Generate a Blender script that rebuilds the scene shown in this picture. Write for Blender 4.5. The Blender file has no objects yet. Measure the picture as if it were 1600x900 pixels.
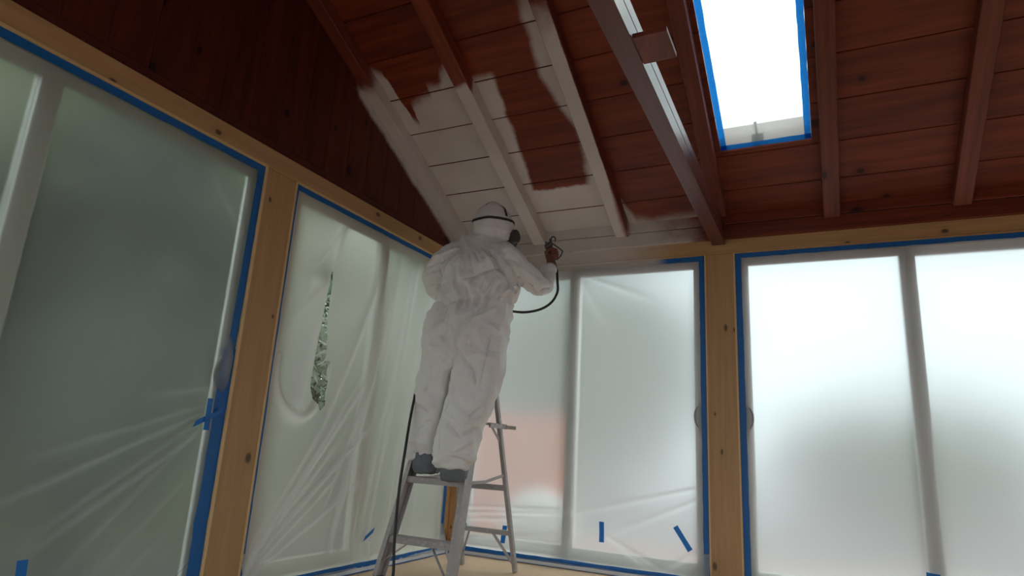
import bpy, bmesh, math, random
from mathutils import Vector, Matrix, noise
random.seed(7)
SC = bpy.context.scene
COL = SC.collection
V = Vector

# ------------------------------------------------------------------ camera
CAM = V((2.6037, -4.3912, 0.6530)); YAW, PITCH, ROLL, FPX = 0.46251, 0.24597, 0.05774, 995.32
_f = V((-math.sin(YAW)*math.cos(PITCH), math.cos(YAW)*math.cos(PITCH), math.sin(PITCH)))
_r0 = V((math.cos(YAW), math.sin(YAW), 0)); _u0 = _r0.cross(_f)
_r = _r0*math.cos(ROLL) + _u0*math.sin(ROLL); _u = -_r0*math.sin(ROLL) + _u0*math.cos(ROLL)
cd = bpy.data.cameras.new('camera'); co = bpy.data.objects.new('camera', cd); COL.objects.link(co)
cd.sensor_width = 36.0; cd.lens = FPX/1600*36.0; cd.clip_start = 0.02; cd.clip_end = 300
co.matrix_world = Matrix(((_r.x, _u.x, -_f.x, CAM.x), (_r.y, _u.y, -_f.y, CAM.y), (_r.z, _u.z, -_f.z, CAM.z), (0, 0, 0, 1)))
SC.camera = co

# ------------------------------------------------------------------ sky, sun, exposure
SC.view_settings.view_transform = 'Standard'; SC.view_settings.look = 'None'
SC.view_settings.gamma = 1.0; SC.view_settings.use_curve_mapping = False
SC.view_settings.exposure = 0.30
W = bpy.data.worlds.new('overcast_sky'); SC.world = W; W.use_nodes = True
nt = W.node_tree; nt.nodes.clear()
_tc = nt.nodes.new('ShaderNodeTexCoord'); _sx = nt.nodes.new('ShaderNodeSeparateXYZ')
_rp = nt.nodes.new('ShaderNodeValToRGB'); _bg = nt.nodes.new('ShaderNodeBackground'); _ow = nt.nodes.new('ShaderNodeOutputWorld')
nt.links.new(_tc.outputs['Generated'], _sx.inputs[0]); nt.links.new(_sx.outputs['Z'], _rp.inputs[0])
nt.links.new(_rp.outputs[0], _bg.inputs[0]); nt.links.new(_bg.outputs[0], _ow.inputs[0])
_rp.color_ramp.elements[0].position = 0.0; _rp.color_ramp.elements[0].color = (0.80, 0.88, 0.96, 1)
_rp.color_ramp.elements[1].position = 0.7; _rp.color_ramp.elements[1].color = (0.88, 0.93, 1.0, 1)
_bg.inputs['Strength'].default_value = 2.3
sd = bpy.data.lights.new('hazy_sun', 'SUN'); so = bpy.data.objects.new('hazy_sun', sd); COL.objects.link(so)
sd.energy = 1.6; sd.angle = math.radians(20); sd.color = (1.0, 0.95, 0.88)
so.rotation_euler = (math.radians(-38), math.radians(14), 0)

# ------------------------------------------------------------------ helpers: objects
def put(name, me, mat=None, parent=None):
    o = bpy.data.objects.new(name, me); COL.objects.link(o)
    if mat is not None and len(me.materials) == 0: me.materials.append(mat)
    if parent is not None:
        o.parent = parent
    return o
def obj(name, bm, mat=None, parent=None, smooth=False, origin=None):
    me = bpy.data.meshes.new(name)
    if origin is not None: bmesh.ops.translate(bm, verts=bm.verts, vec=-V(origin))
    bmesh.ops.recalc_face_normals(bm, faces=bm.faces)
    if smooth:
        for f in bm.faces: f.smooth = True
    bm.to_mesh(me); bm.free()
    o = put(name, me, mat, parent)
    if origin is not None: o.location = V(origin)
    return o
def empty(name, loc=(0, 0, 0)):
    o = bpy.data.objects.new(name, None); COL.objects.link(o); o.location = loc; o.empty_display_size = 0.1
    return o
def tag(o, label, cat, group=None):
    o['label'] = label; o['category'] = cat
    if group: o['group'] = group
    return o
def struct(o): o['kind'] = 'structure'; return o
def under(child, parent):            # parent while keeping world placement (parents are only translated)
    child.parent = parent; child.location = V(child.location) - V(parent.location)
    return child
def box(bm, a, b, jit=0.0):
    x0, y0, z0 = a; x1, y1, z1 = b
    vs = [bm.verts.new((x, y, z)) for x in (x0, x1) for y in (y0, y1) for z in (z0, z1)]
    for f in ((0,1,3,2),(4,6,7,5),(0,4,5,1),(2,3,7,6),(0,2,6,4),(1,5,7,3)): bm.faces.new([vs[i] for i in f])
    return vs
def bevel(bm, w, seg=1):
    bmesh.ops.bevel(bm, geom=list(bm.edges), offset=w, segments=seg, affect='EDGES', profile=0.5)
def hexa(bm, pts):                   # 8 points ordered as in box()
    vs = [bm.verts.new(p) for p in pts]
    for f in ((0,1,3,2),(4,6,7,5),(0,4,5,1),(2,3,7,6),(0,2,6,4),(1,5,7,3)): bm.faces.new([vs[i] for i in f])
    return vs
def bar(bm, p, q, w, d, side):       # rectangular bar from p to q; w along 'side', d across
    p, q = V(p), V(q); t = (q-p).normalized(); s = V(side); s = (s - t*s.dot(t)).normalized(); n = t.cross(s)
    hexa(bm, [b + s*w*0.5*i + n*d*0.5*j for b in (p, q) for i in (-1, 1) for j in (-1, 1)])
def loft(bm, rings, cap=True):
    rs = [[bm.verts.new(p) for p in r] for r in rings]; n = len(rs[0])
    for a, b in zip(rs, rs[1:]):
        for i in range(n): bm.faces.new((a[i], a[(i+1) % n], b[(i+1) % n], b[i]))
    if cap: bm.faces.new(rs[0][::-1]); bm.faces.new(rs[-1])
def tube(bm, pts, rad, n=10, round_ends=True):
    pts = [V(p) for p in pts]; m = len(pts)
    if not isinstance(rad, (list, tuple)): rad = [rad]*m
    T = [((pts[min(i+1, m-1)] - pts[max(i-1, 0)]).normalized()) for i in range(m)]
    up = V((0, 0, 1)) if abs(T[0].z) < 0.9 else V((1, 0, 0)); s = T[0].cross(up).normalized(); rings = []
    if round_ends:
        pts = [pts[0]-T[0]*rad[0]*0.7] + pts + [pts[-1]+T[-1]*rad[-1]*0.7]; rad = [rad[0]*0.5]+list(rad)+[rad[-1]*0.5]; T = [T[0]]+T+[T[-1]]
    for p, r, t in zip(pts, rad, T):
        s = (s - t*s.dot(t)).normalized(); b = t.cross(s)
        rings.append([p + (s*math.cos(k*2*math.pi/n) + b*math.sin(k*2*math.pi/n))*r for k in range(n)])
    loft(bm, rings)
def smooth_path(pts, sub=6):         # Catmull-Rom
    pts = [V(p) for p in pts]; out = []
    for i in range(len(pts)-1):
        p0, p1, p2, p3 = pts[max(i-1, 0)], pts[i], pts[i+1], pts[min(i+2, len(pts)-1)]
        for k in range(sub):
            t = k/sub
            out.append(0.5*((2*p1)+(p2-p0)*t+(2*p0-5*p1+4*p2-p3)*t*t+(-p0+3*p1-3*p2+p3)*t**3))
    out.append(pts[-1]); return out
def at(px, py, Y):                   # where the sight line through a pixel of the photo meets the vertical plane y = Y
    d = _f + _r*((px-800)/FPX) + _u*((450-py)/FPX); return CAM + d*((Y-CAM.y)/d.y)

# ------------------------------------------------------------------ helpers: materials
class NT:
    def __init__(s, name):
        s.mat = bpy.data.materials.new(name); s.mat.use_nodes = True; s.t = s.mat.node_tree; s.t.nodes.clear()
        s.out = s.t.nodes.new('ShaderNodeOutputMaterial')
    def n(s, typ, **kw):
        x = s.t.nodes.new(typ)
        for k, v in kw.items(): setattr(x, k, v)
        return x
    def set(s, sock, v):
        if hasattr(v, 'is_output') or isinstance(v, bpy.types.NodeSocket): s.t.links.new(v, sock)
        else: sock.default_value = v
    def m(s, op, a, b=0.0, c=0.0):
        x = s.n('ShaderNodeMath', operation=op)
        for i, v in enumerate((a, b, c)): s.set(x.inputs[i], v)
        return x.outputs[0]
    def step(s, v, a, b, lo=0.0, hi=1.0):
        x = s.n('ShaderNodeMapRange', interpolation_type='SMOOTHSTEP')
        for i, q in enumerate((v, a, b, lo, hi)): s.set(x.inputs[i], q)
        return x.outputs[0]
    def curve(s, v, pts):            # piecewise linear function through pts
        x = s.n('ShaderNodeFloatCurve'); xs = [p[0] for p in pts]; ys = [p[1] for p in pts]
        a, b, lo, hi = min(xs), max(xs), min(ys), max(ys)
        c = x.mapping.curves[0]
        while len(c.points) > 2: c.points.remove(c.points[1])
        P = [((p[0]-a)/(b-a), (p[1]-lo)/(hi-lo)) for p in pts]
        c.points[0].location = P[0]; c.points[-1].location = P[-1]
        for q in P[1:-1]: c.points.new(*q)
        for q in c.points: q.handle_type = 'VECTOR'
        x.mapping.update()
        s.set(x.inputs['Value'], s.m('DIVIDE', s.m('SUBTRACT', v, a), b-a))
        return s.m('MULTIPLY_ADD', x.outputs[0], hi-lo, lo)
    def noise(s, vec, scale, detail=3.0, rough=0.5):
        x = s.n('ShaderNodeTexNoise'); s.t.links.new(vec, x.inputs['Vector'])
        x.inputs['Scale'].default_value = scale; x.inputs['Detail'].default_value = detail; x.inputs['Roughness'].default_value = rough
        return x.outputs[0]
    def vec(s, a, b, c):
        x = s.n('ShaderNodeCombineXYZ')
        for i, v in enumerate((a, b, c)): s.set(x.inputs[i], v)
        return x.outputs[0]
    def mix(s, f, a, b):
        x = s.n('ShaderNodeMix', data_type='RGBA'); s.set(x.inputs[0], f)
        for sock, v in ((x.inputs[6], a), (x.inputs[7], b)): s.set(sock, tuple(v)+(1,) if isinstance(v, tuple) and len(v) == 3 else v)
        return x.outputs[2]
    def pos(s):
        g = s.n('ShaderNodeNewGeometry'); x = s.n('ShaderNodeSeparateXYZ'); s.t.links.new(g.outputs['Position'], x.inputs[0])
        y = s.n('ShaderNodeSeparateXYZ'); s.t.links.new(g.outputs['Normal'], y.inputs[0]); s.N = y.outputs
        return g.outputs['Position'], x.outputs[0], x.outputs[1], x.outputs[2]
    def bsdf(s, col, rough=0.6, spec=0.4, metal=0.0, bump=None, bstr=0.2, bdist=0.01, coat=0.0):
        p = s.n('ShaderNodeBsdfPrincipled'); s.set(p.inputs['Base Color'], tuple(col)+(1,) if isinstance(col, tuple) else col)
        s.set(p.inputs['Roughness'], rough); p.inputs['Specular IOR Level'].default_value = spec; p.inputs['Metallic'].default_value = metal
        if coat: p.inputs['Coat Weight'].default_value = coat; p.inputs['Coat Roughness'].default_value = 0.35
        if bump is not None:
            b = s.n('ShaderNodeBump'); b.inputs['Strength'].default_value = bstr; b.inputs['Distance'].default_value = bdist
            s.t.links.new(bump, b.inputs['Height']); s.t.links.new(b.outputs[0], p.inputs['Normal'])
        return p.outputs[0]
    def done(s, sh): s.t.links.new(sh, s.out.inputs['Surface']); return s.mat

def plain(name, col, rough=0.5, spec=0.4, metal=0.0, var=0.12, scale=18.0, bstr=0.1):
    k = NT(name); P, X, Y, Z = k.pos(); n = k.noise(P, scale, 4.0)
    c = k.mix(n, tuple(v*(1-var) for v in col), tuple(min(1, v*(1+var)) for v in col))
    return k.done(k.bsdf(c, rough, spec, metal, n, bstr, 0.004))

SL = 0.47733; ZS = 2.1938; ZC = 2.296           # roof slope, height of rafter undersides and of the roof boards at the back wall
WHITE_PAINT = (0.665, 0.62, 0.58)
def wood(name, base, dark, along, rough=0.5, spec=0.35, knots=0.5, paint=None, var=0.35, knot_scale=1.0, coat=0.0, slope=False):
    """along: 'x','y','z' = grain direction. paint(k,X,Y,Z,wob) -> mask 0..1 of white primer."""
    k = NT(name); P, X, Y, Z = k.pos()
    oi = k.n('ShaderNodeObjectInfo'); rnd = oi.outputs['Random']
    A = {'x': X, 'y': Y, 'z': Z}[along]
    if slope: Z = k.m('MULTIPLY_ADD', Y, SL, Z)
    if along == 'x': B, C = Y, Z
    elif along == 'y': B, C = X, Z
    else: B, C = X, Y
    bc = k.m('ADD', B, k.m('MULTIPLY', C, 0.73)); off = k.m('MULTIPLY', rnd, 37.0)
    g = k.vec(k.m('ADD', k.m('MULTIPLY', A, 1.4), off), k.m('MULTIPLY', bc, 26.0), off)
    n1 = k.noise(g, 1.0, 5.0, 0.6)
    g2 = k.vec(k.m('ADD', k.m('MULTIPLY', A, 4.0), off), k.m('MULTIPLY', bc, 130.0), off)
    n2 = k.noise(g2, 1.0, 3.0, 0.6)
    t = k.m('ADD', k.m('MULTIPLY', n1, 0.75), k.m('MULTIPLY', n2, 0.25))
    t = k.step(t, 0.3, 0.72)
    t = k.m('ADD', k.m('MULTIPLY', t, 0.75), k.m('MULTIPLY', rnd, 0.25))
    col = k.mix(t, dark, base)
    # knots
    kv = k.n('ShaderNodeTexVoronoi', voronoi_dimensions='2D')
    kv.inputs['Scale'].default_value = 1.0
    k.t.links.new(k.vec(k.m('ADD', k.m('MULTIPLY', A, 2.6*knot_scale), off), k.m('MULTIPLY', bc, 5.5*knot_scale), 0.0), kv.inputs['Vector'])
    wobd = k.m('ADD', kv.outputs['Distance'], k.m('MULTIPLY', k.m('SUBTRACT', n2, 0.5), 0.06))
    sep = k.n('ShaderNodeSeparateColor'); k.t.links.new(kv.outputs['Color'], sep.inputs[0])
    pick = k.m('LESS_THAN', sep.outputs[0], knots)
    size = k.m('MULTIPLY_ADD', sep.outputs[1], 0.09, 0.055)
    kn = k.m('MULTIPLY', pick, k.step(wobd, size, k.m('MULTIPLY', size, 0.45), 0.0, 1.0))
    halo = k.m('MULTIPLY', pick, k.step(wobd, k.m('MULTIPLY', size, 2.6), size, 0.0, 0.45))
    col = k.mix(halo, col, dark)
    col = k.mix(k.m('MULTIPLY', kn, 0.92), col, tuple(v*0.22 for v in dark))
    rg = rough
    if paint is not None:
        wob = k.m('SUBTRACT', k.noise(P, 7.0, 4.0, 0.6), 0.5)
        mk = paint(k, X, Y, Z, wob)
        mk = k.m('MINIMUM', k.m('MAXIMUM', mk, 0.0), 1.0)
        thin = k.m('MULTIPLY_ADD', k.noise(P, 3.2, 2.0), 0.30, 0.78)         # thin first coat, a little wood shows through
        thin = k.m('MINIMUM', thin, 0.985)
        col = k.mix(k.m('MULTIPLY', mk, thin), col, WHITE_PAINT)
        rg = k.m('MULTIPLY_ADD', mk, 0.75-rough, rough)
    return k.done(k.bsdf(col, rg, spec, 0.0, t, 0.12, 0.004, coat))

# where the painter's white coat has reached, in plan metres
def roof(y, z0): return z0 - SL*y
def P_ceiling(k, X, Y, Z, w):
    ww = k.m('MULTIPLY', w, 0.07)
    y = k.m('ADD', Y, ww); x = k.m('ADD', X, k.m('MULTIPLY', w, 0.05))
    t1 = k.curve(x, [(-0.1, -1.47), (0.04, -1.48), (0.10, -1.45), (0.118, -1.27), (0.13, -1.12), (0.165, -1.08), (0.18, -1.2), (0.28, -1.25), (0.35, -1.26), (0.37, -1.31), (0.44, -1.30), (0.49, -1.37), (0.62, -1.45)])
    b1 = k.m('MULTIPLY', k.step(k.m('SUBTRACT', y, t1), -0.045, 0.045), k.m('LESS_THAN', X, 0.65))
    xl = k.m('MULTIPLY_ADD', k.m('ADD', y, 0.41), -0.09, 0.76)
    left = k.m('MULTIPLY', k.step(k.m('SUBTRACT', xl, x), -0.02, 0.02), k.step(y, -1.34, -1.26))
    xr = k.curve(y, [(-1.75, 1.20), (-1.57, 1.155), (-1.45, 1.165), (-1.225, 1.14), (-1.13, 1.165), (-1.0, 1.185), (-0.85, 1.24), (-0.61, 1.215), (-0.43, 1.18), (-0.2, 1.16)])
    right = k.m('MULTIPLY', k.step(k.m('SUBTRACT', x, xr), -0.028, 0.028), k.step(y, -1.8, -1.55))
    b2 = k.m('MAXIMUM', k.m('MAXIMUM', left, right), k.step(y, -0.43, -0.40))
    b2 = k.m('MULTIPLY', b2, k.m('MULTIPLY', k.m('GREATER_THAN', X, 0.65), k.m('LESS_THAN', X, 1.32)))
    t3 = k.curve(x, [(1.3, -0.4), (1.38, -0.2), (1.43, -0.07), (1.55, -0.04), (1.75, -0.05), (1.95, -0.08)])
    b3 = k.m('MULTIPLY', k.step(k.m('SUBTRACT', y, t3), -0.07, 0.07), k.m('MULTIPLY', k.m('GREATER_THAN', X, 1.32), k.step(X, 1.98, 1.80)))
    return k.m('MULTIPLY', k.m('MAXIMUM', k.m('MAXIMUM', b1, b2), b3), k.m('LESS_THAN', k.N[2], -0.7))
def P_rafter1(k, X, Y, Z, w): return k.step(k.m('ADD', Y, k.m('MULTIPLY', w, 0.15)), -1.52, -1.40)
def P_rafter2(k, X, Y, Z, w):
    return k.step(k.m('ADD', Y, k.m('MULTIPLY', w, 0.05)), k.m('MULTIPLY_ADD', k.N[0], 0.06, -1.375), k.m('MULTIPLY_ADD', k.N[0], 0.06, -1.34))
def P_rafter3(k, X, Y, Z, w):
    low = k.step(k.m('ADD', Y, k.m('MULTIPLY', w, 0.25)), -1.75, -1.45)
    side = k.step(k.m('ADD', Y, k.m('MULTIPLY', w, 0.1)), -0.12, -0.02)
    edge = k.step(k.m('ADD', k.m('SUBTRACT', 1.366, X), k.m('MULTIPLY', w, 0.02)), -0.002, k.step(Y, -0.7, -0.1, 0.004, 0.05))
    r = k.m('GREATER_THAN', k.N[0], 0.5)
    return k.m('ADD', k.m('MULTIPLY', r, side), k.m('MULTIPLY', k.m('SUBTRACT', 1.0, r), k.m('MULTIPLY', low, edge)))
def P_frieze(k, X, Y, Z, w):
    return k.step(k.m('ADD', k.m('ADD', X, k.m('MULTIPLY', w, 0.5)), k.m('MULTIPLY', k.m('SUBTRACT', Z, 2.2), 1.0)), 1.98, 1.55)
def P_header(k, X, Y, Z, w): return k.step(k.m('ADD', X, k.m('MULTIPLY', w, 0.25)), 1.80, 1.10)
def P_gable(k, X, Y, Z, w):
    d = k.m('SUBTRACT', Z, k.m('MULTIPLY_ADD', Y, -SL, ZS-0.055))
    return k.m('MULTIPLY', k.step(k.m('ADD', d, k.m('MULTIPLY', w, 0.06)), -0.03, 0.03), k.step(k.m('ADD', Y, k.m('MULTIPLY', w, 0.2)), -1.55, -1.43))

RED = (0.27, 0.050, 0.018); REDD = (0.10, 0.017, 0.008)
M = {}
M['ceil'] = wood('stained_roof_boards', RED, REDD, 'x', 0.45, 0.3, 0.30, P_ceiling)
M['gable'] = wood('stained_gable_boards', (0.145, 0.026, 0.012), (0.060, 0.010, 0.006), 'z', 0.5, 0.25, 0.35, P_gable)  # base darker than the roof boards: low light on the gable put into colour
M['raf'] = wood('stained_rafter', (0.24, 0.060, 0.034), (0.10, 0.024, 0.015), 'y', 0.45, 0.35, 0.15, slope=True)
M['raf1'] = wood('rafter_wall_painted', (0.24, 0.055, 0.03), (0.10, 0.022, 0.013), 'y', 0.45, 0.3, 0.1, P_rafter1, slope=True)
M['raf2'] = wood('rafter_half_painted', (0.30, 0.065, 0.03), (0.14, 0.026, 0.013), 'y', 0.45, 0.3, 0.1, P_rafter2, slope=True)
M['raf3'] = wood('rafter_underside_painted', (0.24, 0.052, 0.026), (0.09, 0.018, 0.010), 'y', 0.45, 0.3, 0.1, P_rafter3, slope=True)
M['beam'] = wood('plum_stained_beam', (0.165, 0.045, 0.038), (0.085, 0.022, 0.019), 'y', 0.32, 0.4, 0.05, coat=0.12)
M['frieze'] = wood('stained_frieze', RED, REDD, 'x', 0.45, 0.3, 0.2, P_frieze)
PINE = (0.57, 0.335, 0.155); PINED = (0.42, 0.24, 0.10)
M['pine_z'] = wood('pine_post', PINE, PINED, 'z', 0.5, 0.35, 0.50, knot_scale=1.5)
M['pine_y'] = wood('pine_header_left', PINE, PINED, 'y', 0.5, 0.35, 0.30, knot_scale=1.5)
M['pine_x'] = wood('pine_header_back', (0.66, 0.40, 0.16), PINED, 'x', 0.5, 0.35, 0.30, P_header, knot_scale=1.5)
M['lit_edge'] = plain('pine_lit_edge', (0.70, 0.47, 0.22), 0.5)  # pine lightened for the lit inner edge of the casing
M['vinyl'] = plain('white_vinyl', (0.80, 0.78, 0.74), 0.35, 0.45, var=0.03)
M['floor'] = plain('tan_floor_paper', (0.58, 0.42, 0.285), 0.7, 0.25, var=0.10, scale=5)
M['dark'] = plain('dark_wood_out_of_view', (0.12, 0.05, 0.03), 0.6)
M['suit'] = None

def tape_mat(name, overspray=False, back=0.25):
    k = NT(name); P, X, Y, Z = k.pos(); n = k.noise(P, 60.0, 3.0)
    c = k.mix(n, (0.010, 0.125, 0.42), (0.016, 0.19, 0.56))
    if overspray:
        w = k.m('SUBTRACT', k.noise(P, 7.0, 3.0), 0.5)
        mk = k.m('MULTIPLY', k.step(k.m('ADD', X, k.m('MULTIPLY', w, 0.06)), 1.66, 1.54), k.m('GREATER_THAN', Z, 1.9))
        c = k.mix(mk, c, WHITE_PAINT)
    a = k.bsdf(c, 0.45, 0.4, 0.0, n, 0.15, 0.002)
    t = k.n('ShaderNodeBsdfTranslucent'); k.t.links.new(c, t.inputs[0])
    x = k.n('ShaderNodeMixShader'); x.inputs[0].default_value = back; k.t.links.new(a, x.inputs[1]); k.t.links.new(t.outputs[0], x.inputs[2])
    return k.done(x.outputs[0])
M['tape'] = tape_mat('blue_masking_tape'); M['tape_c'] = tape_mat('blue_masking_tape_oversprayed', True)
M['tape_sky'] = tape_mat('blue_masking_tape_backlit', False, 0.85)

def film(name, wt=0.30, wd=0.06, rough=0.30, ior=1.3, tint=(0.93, 0.96, 0.93), clear=0.0, tlc=(0.80, 0.83, 0.81)):
    """hazy polythene film: scatters, blurs what is far behind it; doubled film (attribute haze) scatters more"""
    k = NT(name); at_ = k.n('ShaderNodeAttribute'); at_.attribute_name = 'haze'; hz = at_.outputs['Fac']
    rf = k.n('ShaderNodeBsdfRefraction'); rf.inputs['Color'].default_value = tint+(1,); rf.inputs['Roughness'].default_value = rough; rf.inputs['IOR'].default_value = ior
    tl = k.n('ShaderNodeBsdfTranslucent'); tl.inputs[0].default_value = tlc+(1,)
    df = k.n('ShaderNodeBsdfDiffuse'); df.inputs[0].default_value = (0.88, 0.87, 0.83, 1)
    tr = k.n('ShaderNodeBsdfTransparent'); tr.inputs[0].default_value = (0.95, 0.97, 0.96, 1)
    gl = k.n('ShaderNodeBsdfGlossy'); gl.inputs['Roughness'].default_value = 0.32
    def mx(f, a, b):
        x = k.n('ShaderNodeMixShader'); k.set(x.inputs[0], f); k.t.links.new(a, x.inputs[1]); k.t.links.new(b, x.inputs[2]); return x.outputs[0]
    s = mx(clear, rf.outputs[0], tr.outputs[0]) if clear else rf.outputs[0]
    s = mx(k.m('MULTIPLY_ADD', hz, 0.40, wt), s, tl.outputs[0])
    s = mx(k.m('MULTIPLY_ADD', hz, 0.36, wd), s, df.outputs[0])
    lw = k.n('ShaderNodeLayerWeight'); lw.inputs[0].default_value = 0.5
    s = mx(k.m('MULTIPLY_ADD', k.m('POWER', lw.outputs['Facing'], 4.0), 0.30, 0.02), s, gl.outputs[0])
    return k.done(s)
M['film_a'] = film('plastic_film_side', 0.10, 0.05, 0.5, tint=(0.80, 0.84, 0.76))
M['film_b'] = film('plastic_film_torn', 0.44, 0.25, 0.45, tint=(0.95, 0.93, 0.82), tlc=(0.90, 0.87, 0.76))
M['film_c'] = film('plastic_film_back', 0.36, 0.20, 0.55, tint=(0.79, 0.80, 0.80), tlc=(0.81, 0.82, 0.82))
M['film_s'] = film('plastic_film_skylight', 0.22, 0.10, 0.12, 1.1, clear=0.7)
k = NT('window_glass'); tr = k.n('ShaderNodeBsdfTransparent'); tr.inputs[0].default_value = (0.90, 0.94, 0.92, 1)
gl = k.n('ShaderNodeBsdfGlossy'); gl.inputs['Roughness'].default_value = 0.02; lw = k.n('ShaderNodeLayerWeight'); lw.inputs[0].default_value = 0.5
mx = k.n('ShaderNodeMixShader'); k.t.links.new(k.m('MULTIPLY_ADD', k.m('POWER', lw.outputs['Facing'], 5.0), 0.9, 0.04), mx.inputs[0]); k.t.links.new(tr.outputs[0], mx.inputs[1]); k.t.links.new(gl.outputs[0], mx.inputs[2])
M['glass'] = k.done(mx.outputs[0])

# ------------------------------------------------------------------ room shell
FZ = -0.115                                       # floor level
HD, HH = 2.035, 2.144                             # underside and top of the pine headers
XR, YR = 6.2, -7.0                                # right wall and rear wall, out of the frame
YRIDGE = -3.6
GX = -0.05                                        # face of the gable boards, set back over the header
bm = bmesh.new(); box(bm, (-0.14, YR, FZ-0.1), (XR, 0.14, FZ)); struct(obj('floor', bm, M['floor']))

# left gable wall: vertical boards above the header
wl = struct(empty('wall_left', (GX, 0, HH)))
s = 0.0; i = 0
while s < 7.0:
    w = 0.19; a, b = s+0.0006, min(s+w, 7.0)-0.0006
    def top(q): return (roof(-q, ZC) if -q > YRIDGE else roof(YRIDGE, ZC) - SL*(q+YRIDGE)) + 0.02
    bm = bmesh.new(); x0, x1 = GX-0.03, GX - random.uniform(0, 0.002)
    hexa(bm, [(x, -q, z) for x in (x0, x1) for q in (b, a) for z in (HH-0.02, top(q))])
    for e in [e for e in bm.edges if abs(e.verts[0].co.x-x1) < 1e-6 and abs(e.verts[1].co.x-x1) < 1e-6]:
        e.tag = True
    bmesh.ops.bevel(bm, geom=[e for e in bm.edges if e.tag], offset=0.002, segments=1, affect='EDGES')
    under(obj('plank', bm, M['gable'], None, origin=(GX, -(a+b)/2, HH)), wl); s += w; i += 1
bm = bmesh.new(); box(bm, (GX, -7.0, HH), (GX+0.018, -0.03, HH+0.062)); bevel(bm, 0.006)
under(obj('moulding', bm, M['gable'], None, origin=(GX, -3.5, HH)), wl)
bm = bmesh.new()
hexa(bm, [(x, -q, z) for x in (-0.14, GX-0.031) for q in (7.0, 0.0) for z in (HH-0.02, 2.3)])
under(obj('sheathing', bm, M['dark'], None, origin=(GX, -3.5, HH)), wl)

# back wall: two frieze boards between header and roof
wb = struct(empty('wall_back', (3.0, 0, HH)))
for z0, z1, y in ((HH-0.01, 2.234, -0.026), (2.238, 2.335, -0.032)):
    bm = bmesh.new(); box(bm, (-0.05, y, z0), (XR, 0.10, z1)); bevel(bm, 0.003)
    under(obj('plank', bm, M['frieze'], None, origin=(3.0, 0, z0)), wb)

# pine headers, posts and lit casing edges drawn as lighter strips
A0, A1 = 2.167, 4.02                              # door openings: distance along the left wall ...
B0, B1 = 0.062, 1.943
C0, C1 = 0.062, 1.900                             # ... and along the back wall
D0, D1 = 2.098, 3.950
def left(s_, n_, z): return (n_, -s_, z)
def back(s_, n_, z): return (s_, -n_, z)
def wbox(bm, mp, s0, s1, n0, n1, z0, z1):
    p, q = mp(s0, n0, z0), mp(s1, n1, z1)
    box(bm, tuple(min(a, b) for a, b in zip(p, q)), tuple(max(a, b) for a, b in zip(p, q)))
trim_no = [0]
def trim(mp, s0, s1, n0, n1, z0, z1, mat, bv=0.004):
    trim_no[0] += 1
    bm = bmesh.new(); wbox(bm, mp, s0, s1, n0, n1, z0, z1); bevel(bm, bv)
    return struct(obj('trim_%d' % trim_no[0], bm, mat, origin=mp((s0+s1)/2, 0, z0)))
trim(left, 0.0, 6.9, -0.13, 0.0, HD, HH, M['pine_y'])
trim(back, -0.02, XR-0.05, -0.13, -0.001, HD, HH-0.001, M['pine_x'])
for s0, s1 in ((B1+0.004, A0-0.004), (A1+0.004, A1+0.22), (0.012, B0-0.004), (6.2, 6.9)): trim(left, s0, s1, -0.13, -0.002, FZ, HD, M['pine_z'])
for s0, s1 in ((C1+0.004, D0-0.004), (D1+0.004, D1+0.2), (-0.02, C0-0.004), (6.0, 6.18)): trim(back, s0, s1, -0.13, -0.002, FZ, HD, M['pine_z'])
for mp, s0, s1 in ((left, A0, A1), (left, B0, B1), (back, C0, C1), (back, D0, D1)):      # casing edge catching light, painted as thin lighter strips
    if s1-s0 > 1:
        for e in (s0-0.010, s1-0.002): 
            if 0.1 < e: trim(mp, e, e+0.012, -0.03, 0.004, FZ, HD+0.004, M['lit_edge'], 0.002)
        trim(mp, s0-0.01, s1+0.01, -0.03, 0.004, HD-0.004, HD+0.008, M['lit_edge'] if mp is left else M['pine_x'], 0.002)

# ------------------------------------------------------------------ sliding glass doors
def panel(mp, root, s0, s1, nf, nb, z0, z1, fr, kind, top=None):
    bm = bmesh.new(); t = top or fr
    wbox(bm, mp, s0, s0+fr[0], nb, nf, z0, z1); wbox(bm, mp, s1-fr[1], s1, nb, nf, z0, z1)
    wbox(bm, mp, s0+fr[0], s1-fr[1], nb, nf, z1-fr[2], z1); wbox(bm, mp, s0+fr[0], s1-fr[1], nb, nf, z0, z0+fr[3])
    bevel(bm, 0.004)
    o = under(obj(kind, bm, M['vinyl'], None, origin=mp((s0+s1)/2, 0, z0)), root)
    bm = bmesh.new(); wbox(bm, mp, s0+fr[0]-0.01, s1-fr[1]+0.01, (nf+nb)/2-0.003, (nf+nb)/2+0.003, z0+fr[3]-0.01, z1-fr[2]+0.01)
    g = obj('glass_pane', bm, M['glass'], None, origin=mp((s0+s1)/2, (nf+nb)/2, z0)); g.location = V(g.location)-V(root.location)-V(o.location); g.parent = o
    return o
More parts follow.
